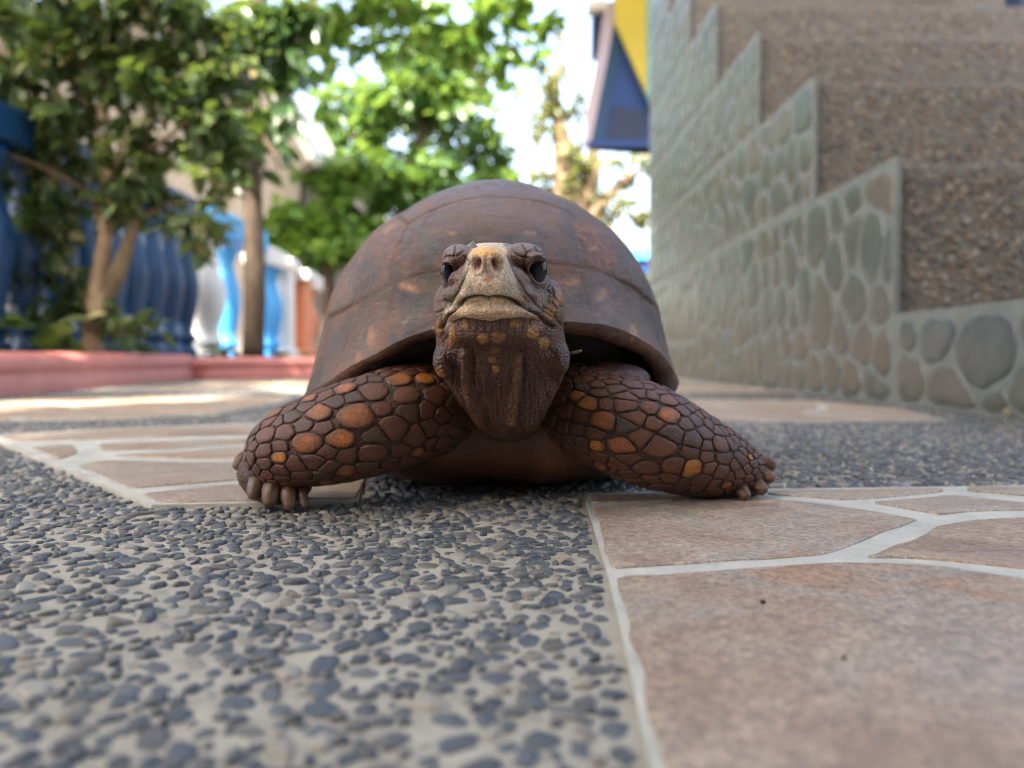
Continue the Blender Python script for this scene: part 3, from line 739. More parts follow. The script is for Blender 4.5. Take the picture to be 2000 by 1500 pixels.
# the near shrub on the left: stems, 280 leaves one can tell apart, the rest as foliage
shrub = tag(empty('leafy_shrub', tuple(P(180, 690, 1.70))), 'tall multi-stemmed leafy shrub growing behind the long pink kerb', 'shrub')
SY = 1.70
limb(shrub, [(px(180, 705, SY), .024), (px(180, 620, SY), .019), (px(200, 500, SY), .016), (px(212, 380, SY), .015), (px(200, 200, SY), .012), (px(215, 60, SY), .010), (px(200, -120, SY), .007)], M['bark_pale'], 'stem')
limb(shrub, [(px(185, 650, SY), .022), (px(200, 590, SY), .020), (px(235, 520, SY), .017), (px(262, 430, SY), .012), (px(280, 330, SY), .009), (px(300, 180, SY), .008), (px(340, 40, SY), .006), (px(350, -80, SY), .004)], M['bark_tan'], 'stem')
for l in ([(px(205, 460, SY), .008), (px(170, 380, SY), .006), (px(90, 330, SY-.05), .004), (px(10, 300, SY-.1), .002)], [(px(200, 250, SY), .008), (px(130, 150, SY), .005), (px(40, 60, SY), .002)],
          [(px(285, 300, SY), .007), (px(350, 250, SY-.05), .005), (px(420, 200, SY), .002)], [(px(262, 430, SY), .007), (px(330, 400, SY), .004), (px(400, 390, SY), .002)], [(px(300, 180, SY), .007), (px(380, 100, SY), .004), (px(470, 30, SY), .002)],
          [(px(212, 360, SY), .006), (px(235, 300, SY-.08), .004), (px(250, 250, SY-.1), .002)]):
    limb(shrub, l, M['bark_tan'], 'branch', 6)
sb = [(10, 235, 45), (25, 270, 40), (0, 300, 40), (40, 220, 50), (100, 240, 45), (20, 330, 45), (150, 300, 40), (15, 180, 40), (80, 200, 40), (430, 390, 32), (400, 440, 32), (455, 250, 40), (20, 20, 60), (20, 130, 50), (110, 80, 60), (200, 100, 60), (300, 20, 60), (400, 30, 60), (170, 240, 45), (60, 430, 40), (20, 500, 40), (160, 600, 35), (300, 640, 22), (60, 60, 70), (150, 40, 80), (250, 60, 80), (340, 70, 80), (420, 100, 70), (130, 140, 60), (230, 160, 70), (330, 180, 75), (420, 200, 60), (480, 150, 50), (280, 260, 60), (370, 280, 60), (230, 320, 50), (300, 350, 50), (60, 180, 40), (30, 250, 45), (90, 310, 45), (130, 380, 45), (60, 370, 40), (410, 330, 40), (440, 300, 30), (260, 400, 45), (350, 430, 35), (380, 480, 25), (100, 450, 45), (60, 520, 50), (130, 540, 45), (30, 620, 45), (100, 630, 40), (210, 610, 30), (250, 640, 25), (220, 420, 40)]
def one_leaf(seed):
    v, f = leaf_cloud(np.zeros((1, 3)), 1, .5, seed, 0); return v, f
def single_leaf_mesh(seed, mat):
    rng = random.Random(seed); V = []; F = []; n = 7; bend = rng.uniform(.1, .35); w0 = rng.uniform(.19, .27)
    for i in range(n):
        t = i/(n-1); w = w0*math.sin(math.pi*min(1, t*.93+.04))**.8; z = -bend*t*t
        V += [(t, -w, z+w*.35), (t, 0, z), (t, w, z+w*.35)]
    for i in range(n-1):
        a = i*3; F += [(a, a+3, a+4, a+1), (a+1, a+4, a+5, a+2)]
    return new_mesh('leaf', V, F, mat)
lm = [single_leaf_mesh(i, M['leaf_shrub_o']) for i in range(6)]
rng = random.Random(9)
allp = clumps(crown_px(sb, SY, 10, 5, .6), 33000, 61)
np.random.RandomState(3).shuffle(allp)
single = allp[np.argsort(allp[:, 1])][:700]; np.random.RandomState(4).shuffle(single); single = single[:290]
ss = set(map(tuple, single)); rest = np.array([p for p in allp if tuple(p) not in ss])
for p in single:
    o = bpy.data.objects.new('leaf', rng.choice(lm)); C.objects.link(o); o.parent = shrub; o.location = Vector(p)-shrub.location
    s = rng.uniform(.036, .068); o.scale = (s, s*rng.uniform(.85, 1.2), s); o.rotation_euler = (rng.gauss(0, .6), rng.uniform(-.3, 1.1), rng.uniform(0, 6.28))
v, f = leaf_cloud(rest, .048, .025, 62, .35); c = mobj('foliage', v, f, M['leaf_shrub'], shrub); c['kind'] = 'stuff'
print('shrub leaves', len(allp))
# small weeds on the bed
def weed(u, v, Y, n, h, label, seed):
    rng = random.Random(seed); b = P(u, v, Y); b.z = .045
    t = tag(empty('weed', tuple(b)), label, 'plant', 'weeds along the kerb')
    for k in range(n):
        o = bpy.data.objects.new('leaf', lm[k % 6]); C.objects.link(o); o.parent = t
        o.location = (rng.gauss(0, h*.35), rng.gauss(0, h*.3), h*rng.uniform(.1, .8)); s = h*rng.uniform(.6, 1.0); o.scale = (s, s*1.2, s); o.rotation_euler = (rng.gauss(0, .4), rng.uniform(-.5, .3), rng.uniform(0, 6.28))
    v, f = join_lists([tube([(b+Vector((0, 0, -.01)), .003), (b+Vector((rng.gauss(0, .01), 0, h*.8)), .002)], 5)]); mobj('stem', v, f, M['bark_tan'], t)
weed(440, 690, 2.3, 16, .055, 'small green weed at the gap between the two pink kerbs', 1)
weed(270, 690, 2.0, 10, .09, 'broad-leaved seedling below the leaning shrub stem', 2)
weed(540, 690, 2.6, 14, .04, 'low weed between the straight trunk and the white post', 3)
weed(600, 690, 2.75, 14, .04, 'low weed in front of the orange post', 4)
weed(40, 690, 1.5, 14, .10, 'dark leafy seedling at the near end of the long pink kerb', 5)
weed(130, 690, 1.7, 12, .08, 'leafy seedling between the shrub stem and the pink kerb', 6)

# ------------------------------------------------------------------ the tortoise
tort = tag(empty('tortoise', (-.009, .42, 0)), 'large brown tortoise with orange-spotted forelegs walking towards the camera, head raised', 'tortoise')
KPX = .000157
def colmat(name, rough, spec, bumps, var=.5, ringed=False, vs=140, mud=(.5, .78, .45), gain=(1, 1, 1)):
    m, nt, b = pm(name, rough, spec)
    at = nt.nodes.new('ShaderNodeAttribute'); at.attribute_name = 'Col'
    f = noise(nt, vs, 6, .7)
    c = mix(nt, var, at.outputs['Color'], ramp(nt, f, [(.3, (.25, .25, .25)), (.7, (.75, .75, .75))]), 'OVERLAY')
    d = noise(nt, 110, 7, .75)      # dried mud
    c = mix(nt, ramp(nt, d, [(mud[0], (0, 0, 0)), (mud[1], (mud[2],)*3)]), c, mix(nt, .6, c, (.085, .042, .028)))
    c = mix(nt, .75, c, ramp(nt, noise(nt, 1000, 4, .7), [(.35, (.28, .28, .28)), (.68, (.76, .76, .76))]), 'OVERLAY'); c = mix(nt, 1.0, c, gain, 'MULTIPLY')
    nt.links.new(c, b.inputs['Base Color'])
    nt.links.new(ramp(nt, f, [(.3, (rough-.12,)*3), (.7, (rough+.14,)*3)]), b.inputs['Roughness'])
    prev = None
    for i, (s, st, ds, kind) in enumerate(bumps):
        if kind == 'v':
            vo = N(nt, 'ShaderNodeTexVoronoi', Scale=s, feature='DISTANCE_TO_EDGE'); nt.links.new(pos(nt), vo.inputs['Vector'])
            h = ramp(nt, vo.outputs['Distance'], [(0, (0, 0, 0)), (.16, (1, 1, 1))])
        else: h = noise(nt, s, 6, .7)
        prev = bump(nt, b if i == len(bumps)-1 else None, h, st, ds, prev)
    return m
M['skin'] = colmat('tortoise_skin', .44, .5, [(650, .45, .0006, 'v'), (900, .5, .0006, 'n')], .6, gain=(1.10, .88, .75))
M['scale'] = colmat('leg_scale', .42, .5, [(420, .7, .0009, 'n'), (1500, .6, .0004, 'n')], .8, vs=330, mud=(.38, .60, .9), gain=(1.16, .88, .70))
M['claw'] = colmat('claw_horn', .42, .5, [(500, .4, .0005, 'n')], .5, vs=300, gain=(1.15, 1.0, .95))
M['plastron'] = colmat('plastron_horn', .5, .5, [(200, .5, .001, 'n')], .7, vs=60)
def make_eye():
    m, nt, b = pm('eye', .07, .30)
    at = nt.nodes.new('ShaderNodeAttribute'); at.attribute_name = 'Col'; nt.links.new(at.outputs['Color'], b.inputs['Base Color'])
    return m
M['eye'] = make_eye()
def make_shell():
    m, nt, b = pm('shell_horn', .45, .38)
    p = pos(nt); at = nt.nodes.new('ShaderNodeAttribute'); at.attribute_name = 'Col'
    sep = nt.nodes.new('ShaderNodeSeparateColor'); nt.links.new(at.outputs['Color'], sep.inputs[0])
    ring, edge, tone = sep.outputs[0], sep.outputs[1], sep.outputs[2]
    n1 = noise(nt, 26, 7, .65, p, .8)
    c = ramp(nt, n1, [(.32, (.016, .016, .019)), (.42, (.048, .029, .023)), (.50, (.092, .060, .046)), (.58, (.128, .058, .031)), (.68, (.22, .16, .12))])
    # dark areola in the middle of each scute, rust between the growth rings
    k = math_n(nt, 'ADD', ring, math_n(nt, 'MULTIPLY', math_n(nt, 'SUBTRACT', noise(nt, 60, 5, .7, p), .5), .9))
    dk = ramp(nt, k, [(.25, (.9, .9, .9)), (.55, (0, 0, 0))])
    c = mix(nt, dk, c, ramp(nt, noise(nt, 90, 4, .6, p), [(.35, (.03, .038, .052)), (.65, (.085, .09, .10))]))
    c = mix(nt, math_n(nt, 'MULTIPLY', ramp(nt, noise(nt, 34, 5, .65, p, .5), [(.44, (0, 0, 0)), (.52, (.95, .95, .95))]), math_n(nt, 'MULTIPLY', tone, tone)), c, (.040, .052, .075))
    ru = ramp(nt, noise(nt, 45, 6, .7, p), [(.55, (0, 0, 0)), (.72, (.7, .7, .7))])
    c = mix(nt, ru, c, (.18, .058, .022))
    # thin rings and scratches
    mp = N(nt, 'ShaderNodeMapping'); mp.inputs['Scale'].default_value = (1, 1, 4); nt.links.new(p, mp.inputs[0])
    sc_ = noise(nt, 140, 6, .75, mp.outputs[0])
    c = mix(nt, .9, c, ramp(nt, sc_, [(.3, (.2, .2, .2)), (.7, (.8, .8, .8))]), 'OVERLAY'); c = mix(nt, .8, c, ramp(nt, noise(nt, 420, 5, .8, p), [(.35, (.25, .25, .25)), (.68, (.78, .78, .78))]), 'OVERLAY')
    wr = N(nt, 'ShaderNodeMath', operation='SINE'); nt.links.new(math_n(nt, 'MULTIPLY', math_n(nt, 'ADD', ring, math_n(nt, 'MULTIPLY', noise(nt, 24, 5, .6, p), .8)), 70.0), wr.inputs[0])
    c = mix(nt, .09, c, ramp(nt, math_n(nt, 'ADD', math_n(nt, 'MULTIPLY', wr.outputs[0], .5), .5), [(.2, (.28, .28, .28)), (.8, (.70, .68, .66))]), 'OVERLAY')
    sp = noise(nt, 75, 3, .5, p)
    c = mix(nt, ramp(nt, sp, [(.68, (0, 0, 0)), (.74, (.85, .85, .85))]), c, (.34, .23, .155))
    ch = nt.nodes.new('ShaderNodeAttribute'); ch.attribute_name = 'Chip'
    c = mix(nt, math_n(nt, 'MULTIPLY', ch.outputs['Fac'], ramp(nt, noise(nt, 300, 4, .7, p), [(.35, (.2, .2, .2)), (.6, (1, 1, 1))])), c, (.36, .235, .155))
    mp2 = N(nt, 'ShaderNodeMapping'); mp2.inputs['Scale'].default_value = (.35, .35, 3.0); mp2.inputs['Rotation'].default_value = (0, .35, 0); nt.links.new(p, mp2.inputs[0])
    c = mix(nt, ramp(nt, noise(nt, 260, 3, .6, mp2.outputs[0]), [(.64, (0, 0, 0)), (.70, (.55, .55, .55))]), c, (.24, .17, .125))
    du = ramp(nt, noise(nt, 11, 5, .7, p), [(.44, (0, 0, 0)), (.66, (.75, .75, .75))])
    c = mix(nt, du, c, (.165, .125, .10))
    c = mix(nt, ramp(nt, math_n(nt, 'ADD', edge, math_n(nt, 'MULTIPLY', noise(nt, 55, 4, .6, p), .5)), [(.2, (.55, .55, .55)), (.5, (0, 0, 0))]), c, (.06, .04, .034))
    c = mix(nt, 1.0, c, (1.16, .80, .60), 'MULTIPLY')
    nt.links.new(c, b.inputs['Base Color'])
    nt.links.new(ramp(nt, n1, [(.3, (.34, .34, .34)), (.7, (.55, .55, .55))]), b.inputs['Roughness'])
    q = bump(nt, None, wr.outputs[0], .22, .0003); q = bump(nt, None, sc_, .8, .0012, q); bump(nt, b, noise(nt, 600, 4, .7, p), .4, .0004, q)
    return m
M['shell'] = make_shell()

# --- carapace: dome split into scutes
XC, YC, SA, SB, ZT = -.0100, .425, .0918, .130, .1462
def rim_z(ph): # ph: 0 = right, 90deg = front
    d = math.atan2(math.sin(ph-math.pi/2), math.cos(ph-math.pi/2))
    w = R(36) if d > 0 else R(52)
    return .0395+.0310*math.exp(-(d/w)**2)+.0075*math.exp(-((d+R(36))/R(26))**2)
def dome(ph, rho):
    tau = rho*math.pi/2; cx, sy = math.cos(ph), -math.sin(ph)
    e = 2/2.25; ex = math.copysign(abs(cx)**e, cx); ey = math.copysign(abs(sy)**e, sy)
    zr = rim_z(ph); s = math.sin(tau)**.97
    fl = 1+.055*max(0, (rho-.86)/.14)**2*(.5+.9*abs(ey))-.006*math.exp(-((rho-.84)/.06)**2)
    ay = YC-.010
    x = XC+SA*ex*s*fl; y = ay+(SB*ey+(YC-ay))*s*fl
    z = zr+(ZT-zr)*math.cos(tau)**.98
    return Vector((x, y, z))
SC = [(0, -.66), (0, -.31), (0, .05), (0, .40), (0, .70)]+[(s*.54, y) for s in (1, -1) for y in (-.50, -.13, .27, .58)]
NPH, NR = 420, 150
grid = np.zeros((NR+1, NPH, 3)); ringa = np.zeros((NR+1, NPH)); edgea = np.ones((NR+1, NPH)); ida = np.zeros((NR+1, NPH), int); disp = np.zeros((NR+1, NPH))
for i in range(NR+1):
    rho = 1-i/NR*.999
    for j in range(NPH):
        ph = 2*math.pi*j/NPH; grid[i, j] = dome(ph, rho)
        wob = .012*mnoise.noise(Vector((math.cos(ph)*3, math.sin(ph)*3, rho*3)))
        if rho > .80+wob:
            m = (ph/(2*math.pi)*24+.5) % 24; k = int(m); ida[i, j] = 100+k
            de = min(min(m-k, k+1-m)*.26, rho-.80-wob); ringa[i, j] = max(abs(m-k-.5)*.9, abs(rho-.92)*4)*.5+.22
        else:
            x, y = rho*math.cos(ph), -rho*math.sin(ph)
            ds = sorted((math.hypot((x-a)*(.95 if a == 0 else 1.0), (y-b)*1.0), q) for q, (a, b) in enumerate(SC))
            ida[i, j] = ds[0][1]; ringa[i, j] = ds[0][0]/.33; de = min(ds[1][0]-ds[0][0], .80+wob-rho)
        edgea[i, j] = min(1, de/.05)
        disp[i, j] = -(.0003 if ida[i, j] >= 100 or rho > .76 else .0006)*math.exp(-(de/.0075)**2) + .0016*math.exp(-(ringa[i, j]/.55)**2)*(ida[i, j] < 100)
nrm = np.zeros_like(grid)
du = np.roll(grid, -1, 1)-np.roll(grid, 1, 1); dv = np.zeros_like(grid); dv[1:-1] = grid[2:]-grid[:-2]; dv[0] = grid[1]-grid[0]; dv[-1] = grid[-1]-grid[-2]
nrm = np.cross(du, dv); nrm /= np.linalg.norm(nrm, axis=2)[..., None]+1e-12
if nrm[NR//2, 0, 0] < 0: nrm = -nrm
low = np.array([[mnoise.noise(Vector(grid[i, j]*45))*.0011+mnoise.noise(Vector(grid[i, j]*160))*.00028 for j in range(NPH)] for i in range(NR+1)])
grid += nrm*(disp+low)[..., None]
# rim, underside lip and inner wall: the carapace's own mesh
RV = []; RF = []; lip = [(0, 0, 0), (.0008, -.0022, 0), (.003, -.0038, 0), (.0065, -.0040, 0), (.010, -.0015, 0), (.0125, .005, 0), (.017, .015, 0), (.030, .030, 0)]
for a, dz, _ in lip:
    for j in range(NPH):
        g = grid[0, j]; d = np.array([XC, YC, 0])-np.array([g[0], g[1], 0]); L = np.linalg.norm(d)
        w = 1+.5*mnoise.noise(Vector((g[0]*60, g[1]*60, a*90)))
        kk = .75+.45*(1+math.cos(2*math.pi*j/NPH))/2; RV.append((g[0]+d[0]/L*a*kk, g[1]+d[1]/L*a*kk, g[2]+dz*w*kk))
for r in range(len(lip)-1):
    for j in range(NPH):
        k = (j+1) % NPH; RF.append((r*NPH+j, (r+1)*NPH+j, (r+1)*NPH+k, r*NPH+k))
cc = np.tile([.8, 1, .5], (len(RV), 1))
carapace = mobj('carapace', RV, RF, M['shell'], tort, True, cc)
carapace['label'] = 'high domed brown and slate shell with worn growth rings'
cells = {}
for i in range(NR):
    for j in range(NPH): cells.setdefault(ida[i, j], []).append((i, j))
for sid, lst in cells.items():
    idx = {}; V = []; F = []; col = []; tone = .95 if sid in (0, 1) else random.Random(int(sid)*7+1).uniform(.2, .7)
    for (i, j) in lst:
        q = []
        for (a, b) in ((i, j), (i+1, j), (i+1, (j+1) % NPH), (i, (j+1) % NPH)):
            if (a, b) not in idx:
                idx[(a, b)] = len(V); V.append(tuple(grid[a, b])); col.append((ringa[a, b], edgea[a, b], tone))
            q.append(idx[(a, b)])
        F.append(tuple(q[::-1]))
    so = mobj('marginal_scute' if sid >= 100 else 'scute', V, F, M['shell'], carapace, True, col)
    uu, ww = proj(np.array(V)); chip = np.zeros(len(V))
    for (cu, cv, ca, cb_, cr) in [(725, 658, 8, 22, .1), (798, 560, 22, 8, .4), (1117, 550, 12, 8, -.3), (1176, 575, 9, 14, .5), (760, 445, 14, 6, -.5), (1238, 648, 8, 16, -.4), (690, 600, 10, 5, 0), (700, 700, 6, 12, .3), (1035, 455, 12, 4, .1), (880, 455, 10, 4, .3)]:
        c_, s_ = math.cos(cr), math.sin(cr); a_ = (uu-cu)*c_+(ww-cv)*s_; b_ = -(uu-cu)*s_+(ww-cv)*c_
        chip = np.maximum(chip, np.exp(-((a_/ca)**2+(b_/cb_)**2)**2)*(np.array(V)[:, 1] < .43))
    at = so.data.attributes.new('Chip', 'FLOAT', 'POINT'); at.data.foreach_set('value', chip.astype(np.float32))

# --- plastron
def ellipsoid(c, r, nu=28, nv=18, ex=1.0):
    V = []; F = []; c = Vector(c)
    for i in range(1, nv):
        th = math.pi*i/nv
        for j in range(nu):
            ph = 2*math.pi*j/nu; V.append(c+Vector((r[0]*math.sin(th)*math.cos(ph), r[1]*math.sin(th)*math.sin(ph), r[2]*math.cos(th))))
    for i in range(nv-2):
        for j in range(nu): k = (j+1) % nu; F.append((i*nu+j, (i+1)*nu+j, (i+1)*nu+k, i*nu+k))
    a = len(V); V.append(c+Vector((0, 0, r[2]))); V.append(c-Vector((0, 0, r[2])))
    for j in range(nu): k = (j+1) % nu; F.append((a, j, k)); F.append((a+1, (nv-2)*nu+k, (nv-2)*nu+j))
    return V, F
pv, pf = ellipsoid((0, 0, 0), (1, 1, 1), 110, 60)
pw_ = lambda a, e: math.copysign(abs(a)**e, a)
pv = [Vector((-.006+.080*pw_(q.x, .72), .424+.120*pw_(q.y, .72), .028+.030*pw_(q.z, .62))) for q in pv]
pc = []; pv2 = []
for v in pv:
    v = Vector(v); u_, vv_ = proj(np.array([v])); u_, vv_ = u_[0], vv_[0]
    z = max(v.z, .0022+.0010*math.sin(v.x*120)); v.z = z
    notch = math.exp(-((u_-975)/60)**2); y = v.y+(.006*notch if v.y < .36 else 0); v.y = y
    v += Vector((0, mnoise.noise(v*90)*.002, mnoise.noise(v*70+Vector((5, 0, 0)))*.0015)); pv2.append(v)
    t = mnoise.noise(v*55)*.5+.5; base = np.array((.042, .013, .006))*(1-t)+np.array((.105, .033, .014))*t
    yl = max(math.exp(-((u_-1080)/30)**2-((vv_-880)/45)**2), .7*math.exp(-((u_-880)/26)**2-((vv_-885)/40)**2))
    pc.append(base*(1-.45*yl)+np.array((.20, .085, .02))*.45*yl)
plastron = mobj('plastron', pv2, pf, M['plastron'], tort, True, pc); plastron['label'] = 'rust-brown belly plate with yellowish patches, touching the ground'

# --- body: head, neck, four legs and trunk as one continuous skin
def ell_px(u, v, Y, ru, rv, ry): k = Y/FPX; return ellipsoid(P(u, v, Y), (ru*k, ry, rv*k))
HV = [474, 482, 495, 520, 550, 580, 610, 640, 670, 700, 730, 760, 800, 835, 852, 862]
HL = [938, 905, 884, 872, 868, 858, 850, 850, 852, 849, 860, 880, 908, 934, 950, 975]
HR = [982, 1030, 1050, 1062, 1070, 1086, 1096, 1100, 1105, 1110, 1104, 1090, 1070, 1052, 1036, 1010]
HF = [.254, .249, .245, .2425, .2405, .2395, .2395, .2405, .244, .2485, .2525, .2565, .2625, .2695, .280, .292]
HB = [.262, .268, .274, .280, .285, .290, .293, .296, .300, .305, .31, .315, .325, .335, .345, .355]
def headneck():
    V = []; F = []; vs = np.linspace(474, 862, 84); n = 60
    for v in vs:
        l, r, f, b = (np.interp(v, HV, q) for q in (HL, HR, HF, HB))
        uc, hw, ym = (l+r)/2, (r-l)/2, f+(b-f)*.42
        for k in range(n):
            a = 2*math.pi*k/n; c, s = math.cos(a), math.sin(a); e = .86
            c2 = math.copysign(abs(c)**e, c); s2 = math.copysign(abs(s)**e, s)
            y = ym-(ym-f)*s2 if s > 0 else ym-(b-ym)*s2
            V.append(P(uc+hw*c2, v, y))
    m = len(vs)
    for i in range(m-1):
        for k in range(n): j = (k+1) % n; F.append((i*n+k, i*n+j, (i+1)*n+j, (i+1)*n+k))
    F.append(tuple(range(n-1, -1, -1))); F.append(tuple((m-1)*n+k for k in range(n)))
    return V, F
LARM = [(960, 800, .345, 70), (880, 800, .322, 86), (800, 808, .305, 95), (720, 832, .295, 96), (645, 853, .292, 92), (580, 872, .294, 80), (535, 896, .298, 66), (512, 910, .300, 44)]
RARM = [(1000, 800, .345, 70), (1090, 795, .325, 86), (1180, 818, .308, 94), (1260, 849, .303, 99), (1340, 881, .306, 85), (1410, 906, .312, 66), (1460, 922, .317, 46), (1490, 925, .321, 26)]
class Arm:
    def __init__(s, pts, n=80):
        A = smooth_path([(*P(u, v, Y), r*Y/FPX) for u, v, Y, r in pts], n); s.n = n; s.A = A; s.fr = []; L = [0]
        for i in range(n):
            t = Vector(A[min(n-1, i+1)][:3]-A[max(0, i-1)][:3]).normalized(); sd = t.cross(Vector((0, 0, 1))).normalized(); s.fr.append((sd, sd.cross(t).normalized()))
            if i: L.append(L[-1]+float(np.linalg.norm(A[i][:3]-A[i-1][:3])))
        s.L = L
    def at(s, l, th, h=0):
        i = min(s.n-2, max(0, int(np.searchsorted(s.L, l))-1)); t = min(1, max(0, (l-s.L[i])/(s.L[i+1]-s.L[i])))
        q = s.A[i]*(1-t)+s.A[i+1]*t; a = (s.fr[i][0]*(1-t)+s.fr[i+1][0]*t); b = (s.fr[i][1]*(1-t)+s.fr[i+1][1]*t)
        return Vector(q[:3])+(a*math.cos(th)+b*math.sin(th))*(q[3]+h), q[3]
    def mesh(s, seg=36):
        V = []; F = []
        for i in range(s.n):
            for k in range(seg): V.append(s.at(s.L[i], 2*math.pi*k/seg)[0])
        for i in range(s.n-1):
            for k in range(seg): j = (k+1) % seg; F.append((i*seg+k, i*seg+j, (i+1)*seg+j, (i+1)*seg+k))
        F.append(tuple(range(seg-1, -1, -1))); F.append(tuple((s.n-1)*seg+k for k in range(seg)))
        return V, F
larm, rarm = Arm(LARM), Arm(RARM)
parts = [headneck(), tube([(P(1000, 770, .29), .0135), (P(1000, 790, .32), .016), (P(990, 790, .37), .02)], 24), larm.mesh(), rarm.mesh(),
         ell_px(953, 513, .2355, 43, 33, .0135), ell_px(956, 556, .2400, 80, 46, .0145), ell_px(957, 578, .2405, 96, 26, .0130),
         ell_px(961, 612, .2415, 100, 24, .0130), ell_px(962, 645, .2465, 96, 38, .0125),
         ell_px(1021, 504, .2485, 45, 29, .011), ell_px(897, 505, .2505, 34, 27, .011),
         ell_px(1074, 605, .264, 30, 60, .017), ell_px(876, 612, .264, 30, 60, .017),
         ell_px(1085, 700, .268, 28, 40, .016), ell_px(872, 705, .268, 26, 36, .016),
         ell_px(536, 922, .300, 72, 56, .0130), ell_px(545, 952, .2990, 64, 32, .0135), ell_px(515, 938, .298, 30, 20, .0075), ell_px(548, 942, .2970, 34, 16, .0070), ell_px(1178, 738, .322, 92, 32, .020), ell_px(1444, 938, .317, 50, 36, .0115),
         ellipsoid((-.008, .425, .075), (.078, .105, .045)),
         ellipsoid((-.085, .515, .026), (.024, .028, .026)), ellipsoid((.068, .515, .026), (.024, .028, .026)),
         ellipsoid((-.07, .49, .05), (.03, .035, .03)), ellipsoid((.055, .49, .05), (.03, .035, .03)), ellipsoid((-.008, .545, .045), (.010, .022, .010))]
bv, bf = join_lists(parts)
tmp = bpy.data.objects.new('tmp', new_mesh('tmp', bv, bf)); C.objects.link(tmp)
md = tmp.modifiers.new('r', 'REMESH'); md.mode = 'VOXEL'; md.voxel_size = .00062; md.adaptivity = 0
dg = bpy.context.evaluated_depsgraph_get(); bme = bpy.data.meshes.new_from_object(tmp.evaluated_get(dg)); bme.name = 'body'
bpy.data.objects.remove(tmp)
nv = len(bme.vertices); Vx = np.empty(nv*3); bme.vertices.foreach_get('co', Vx); Vx = Vx.reshape(-1, 3)
ed = np.empty(len(bme.edges)*2, int); bme.edges.foreach_get('vertices', ed); ed = ed.reshape(-1, 2)
deg = np.bincount(ed.ravel(), minlength=nv).astype(float)
def lap(A, it, lam=.6):
    for _ in range(it):
        S = np.stack([np.bincount(ed[:, 0], A[ed[:, 1], k], nv)+np.bincount(ed[:, 1], A[ed[:, 0], k], nv) for k in range(A.shape[1])], 1)/deg[:, None]
        A = A+(S-A)*lam
    return A
Vx = lap(Vx, 14)
def normals(Vx):
    bme.vertices.foreach_set('co', Vx.ravel()); bme.update()
    n = np.empty(nv*3); bme.vertex_normals.foreach_get('vector', n); return n.reshape(-1, 3)
U, W = proj(Vx)
bme.vertices.foreach_set('co', Vx.ravel()); bme.update()
bm = bmesh.new(); bm.from_mesh(bme); bm.verts.ensure_lookup_table()
hs = (Vx[:, 1] < .285) & (U > 835) & (U < 1125) & (W < 870)
ee = [e for e in bm.edges if hs[e.verts[0].index] and hs[e.verts[1].index]]
bmesh.ops.subdivide_edges(bm, edges=ee, cuts=1, use_grid_fill=True, smooth=0)
bm.to_mesh(bme); bm.free()
nv = len(bme.vertices); Vx = np.empty(nv*3); bme.vertices.foreach_get('co', Vx); Vx = Vx.reshape(-1, 3)
ed = np.empty(len(bme.edges)*2, int); bme.edges.foreach_get('vertices', ed); ed = ed.reshape(-1, 2)
deg = np.bincount(ed.ravel(), minlength=nv).astype(float); Vx = lap(Vx, 3)
Nx = normals(Vx); U, W = proj(Vx)
view = Vx-np.array([0, 0, CAMH]); view /= np.linalg.norm(view, axis=1)[:, None]
front = sm(-(Nx*view).sum(1), .0, .3)
isH = (Vx[:, 1] < .30) & (U > 835) & (U < 1125) & (W < 880)
isH &= ~((W > 735) & ((U < 868) | (U > 1100)))
hm = isH*front
def seg_d(pts):
    best = np.full(nv, 1e9)
    for (a, b), (c, d) in zip(pts[:-1], pts[1:]):
        dx, dy = c-a, d-b; t = np.clip(((U-a)*dx+(W-b)*dy)/(dx*dx+dy*dy), 0, 1); best = np.minimum(best, np.hypot(U-a-t*dx, W-b-t*dy))
    return best
def blob(u, v, ru, rv, p=2, rot=0):
    c, s = math.cos(rot), math.sin(rot); a = (U-u)*c+(W-v)*s; b = -(U-u)*s+(W-v)*c
    return np.exp(-((a/ru)**2+(b/rv)**2)**(p/2))
def ellip(u, v, ru, rv, rot=0):
    c, s = math.cos(rot), math.sin(rot); a = (U-u)*c+(W-v)*s; b = -(U-u)*s+(W-v)*c
    return np.sqrt((a/ru)**2+(b/rv)**2)
MOUTH = [(862, 642), (872, 622), (890, 600), (909, 585), (930, 579), (944, 580), (954, 583), (966, 580), (982, 581), (999, 586), (1020, 595), (1040, 608), (1062, 624), (1082, 640)]
LOWER = [(872, 640), (890, 628), (906, 623), (936, 627), (960, 630), (984, 625), (1020, 623), (1059, 628), (1078, 640)]
mv_at = np.interp(U, [p[0] for p in MOUTH], [p[1] for p in MOUTH]); lv_at = np.interp(U, [p[0] for p in LOWER], [p[1] for p in LOWER])
dm, dl = seg_d(MOUTH), seg_d(LOWER)
D = np.zeros(nv)                                              # displacement in photo pixels (x KPX metres)
D += -9*np.exp(-(dm/3.4)**2) + 1.8*np.exp(-((W-mv_at+9)/8)**2)*(np.abs(U-965) < 100)
D += -2.6*np.exp(-(dl/2.4)**2)
EYES = [(1050, 527, 17, 24, -.25), (873, 531, 12, 19, .25)]
for (eu, ev, ra, rb_, ro) in EYES:
    e = ellip(eu, ev, ra, rb_, ro); D += 7*np.exp(-((e-1.22)/.15)**2) - 9*np.exp(-(e/.85)**4) - 2.5*np.exp(-((e-1.62)/.10)**2)
for nu_ in (931, 969):
    e = ellip(nu_, 515, 9.5, 14.5, .08 if nu_ < 950 else -.08); D += -13*np.exp(-(e/.95)**4) + 2.2*np.exp(-((e-1.45)/.3)**2)
D += 2.0*blob(950, 500, 26, 14)-.5*np.exp(-((U-950)/4)**2)*(W > 495)*(W < 530)
D += 2.5*blob(955, 556, 40, 18)
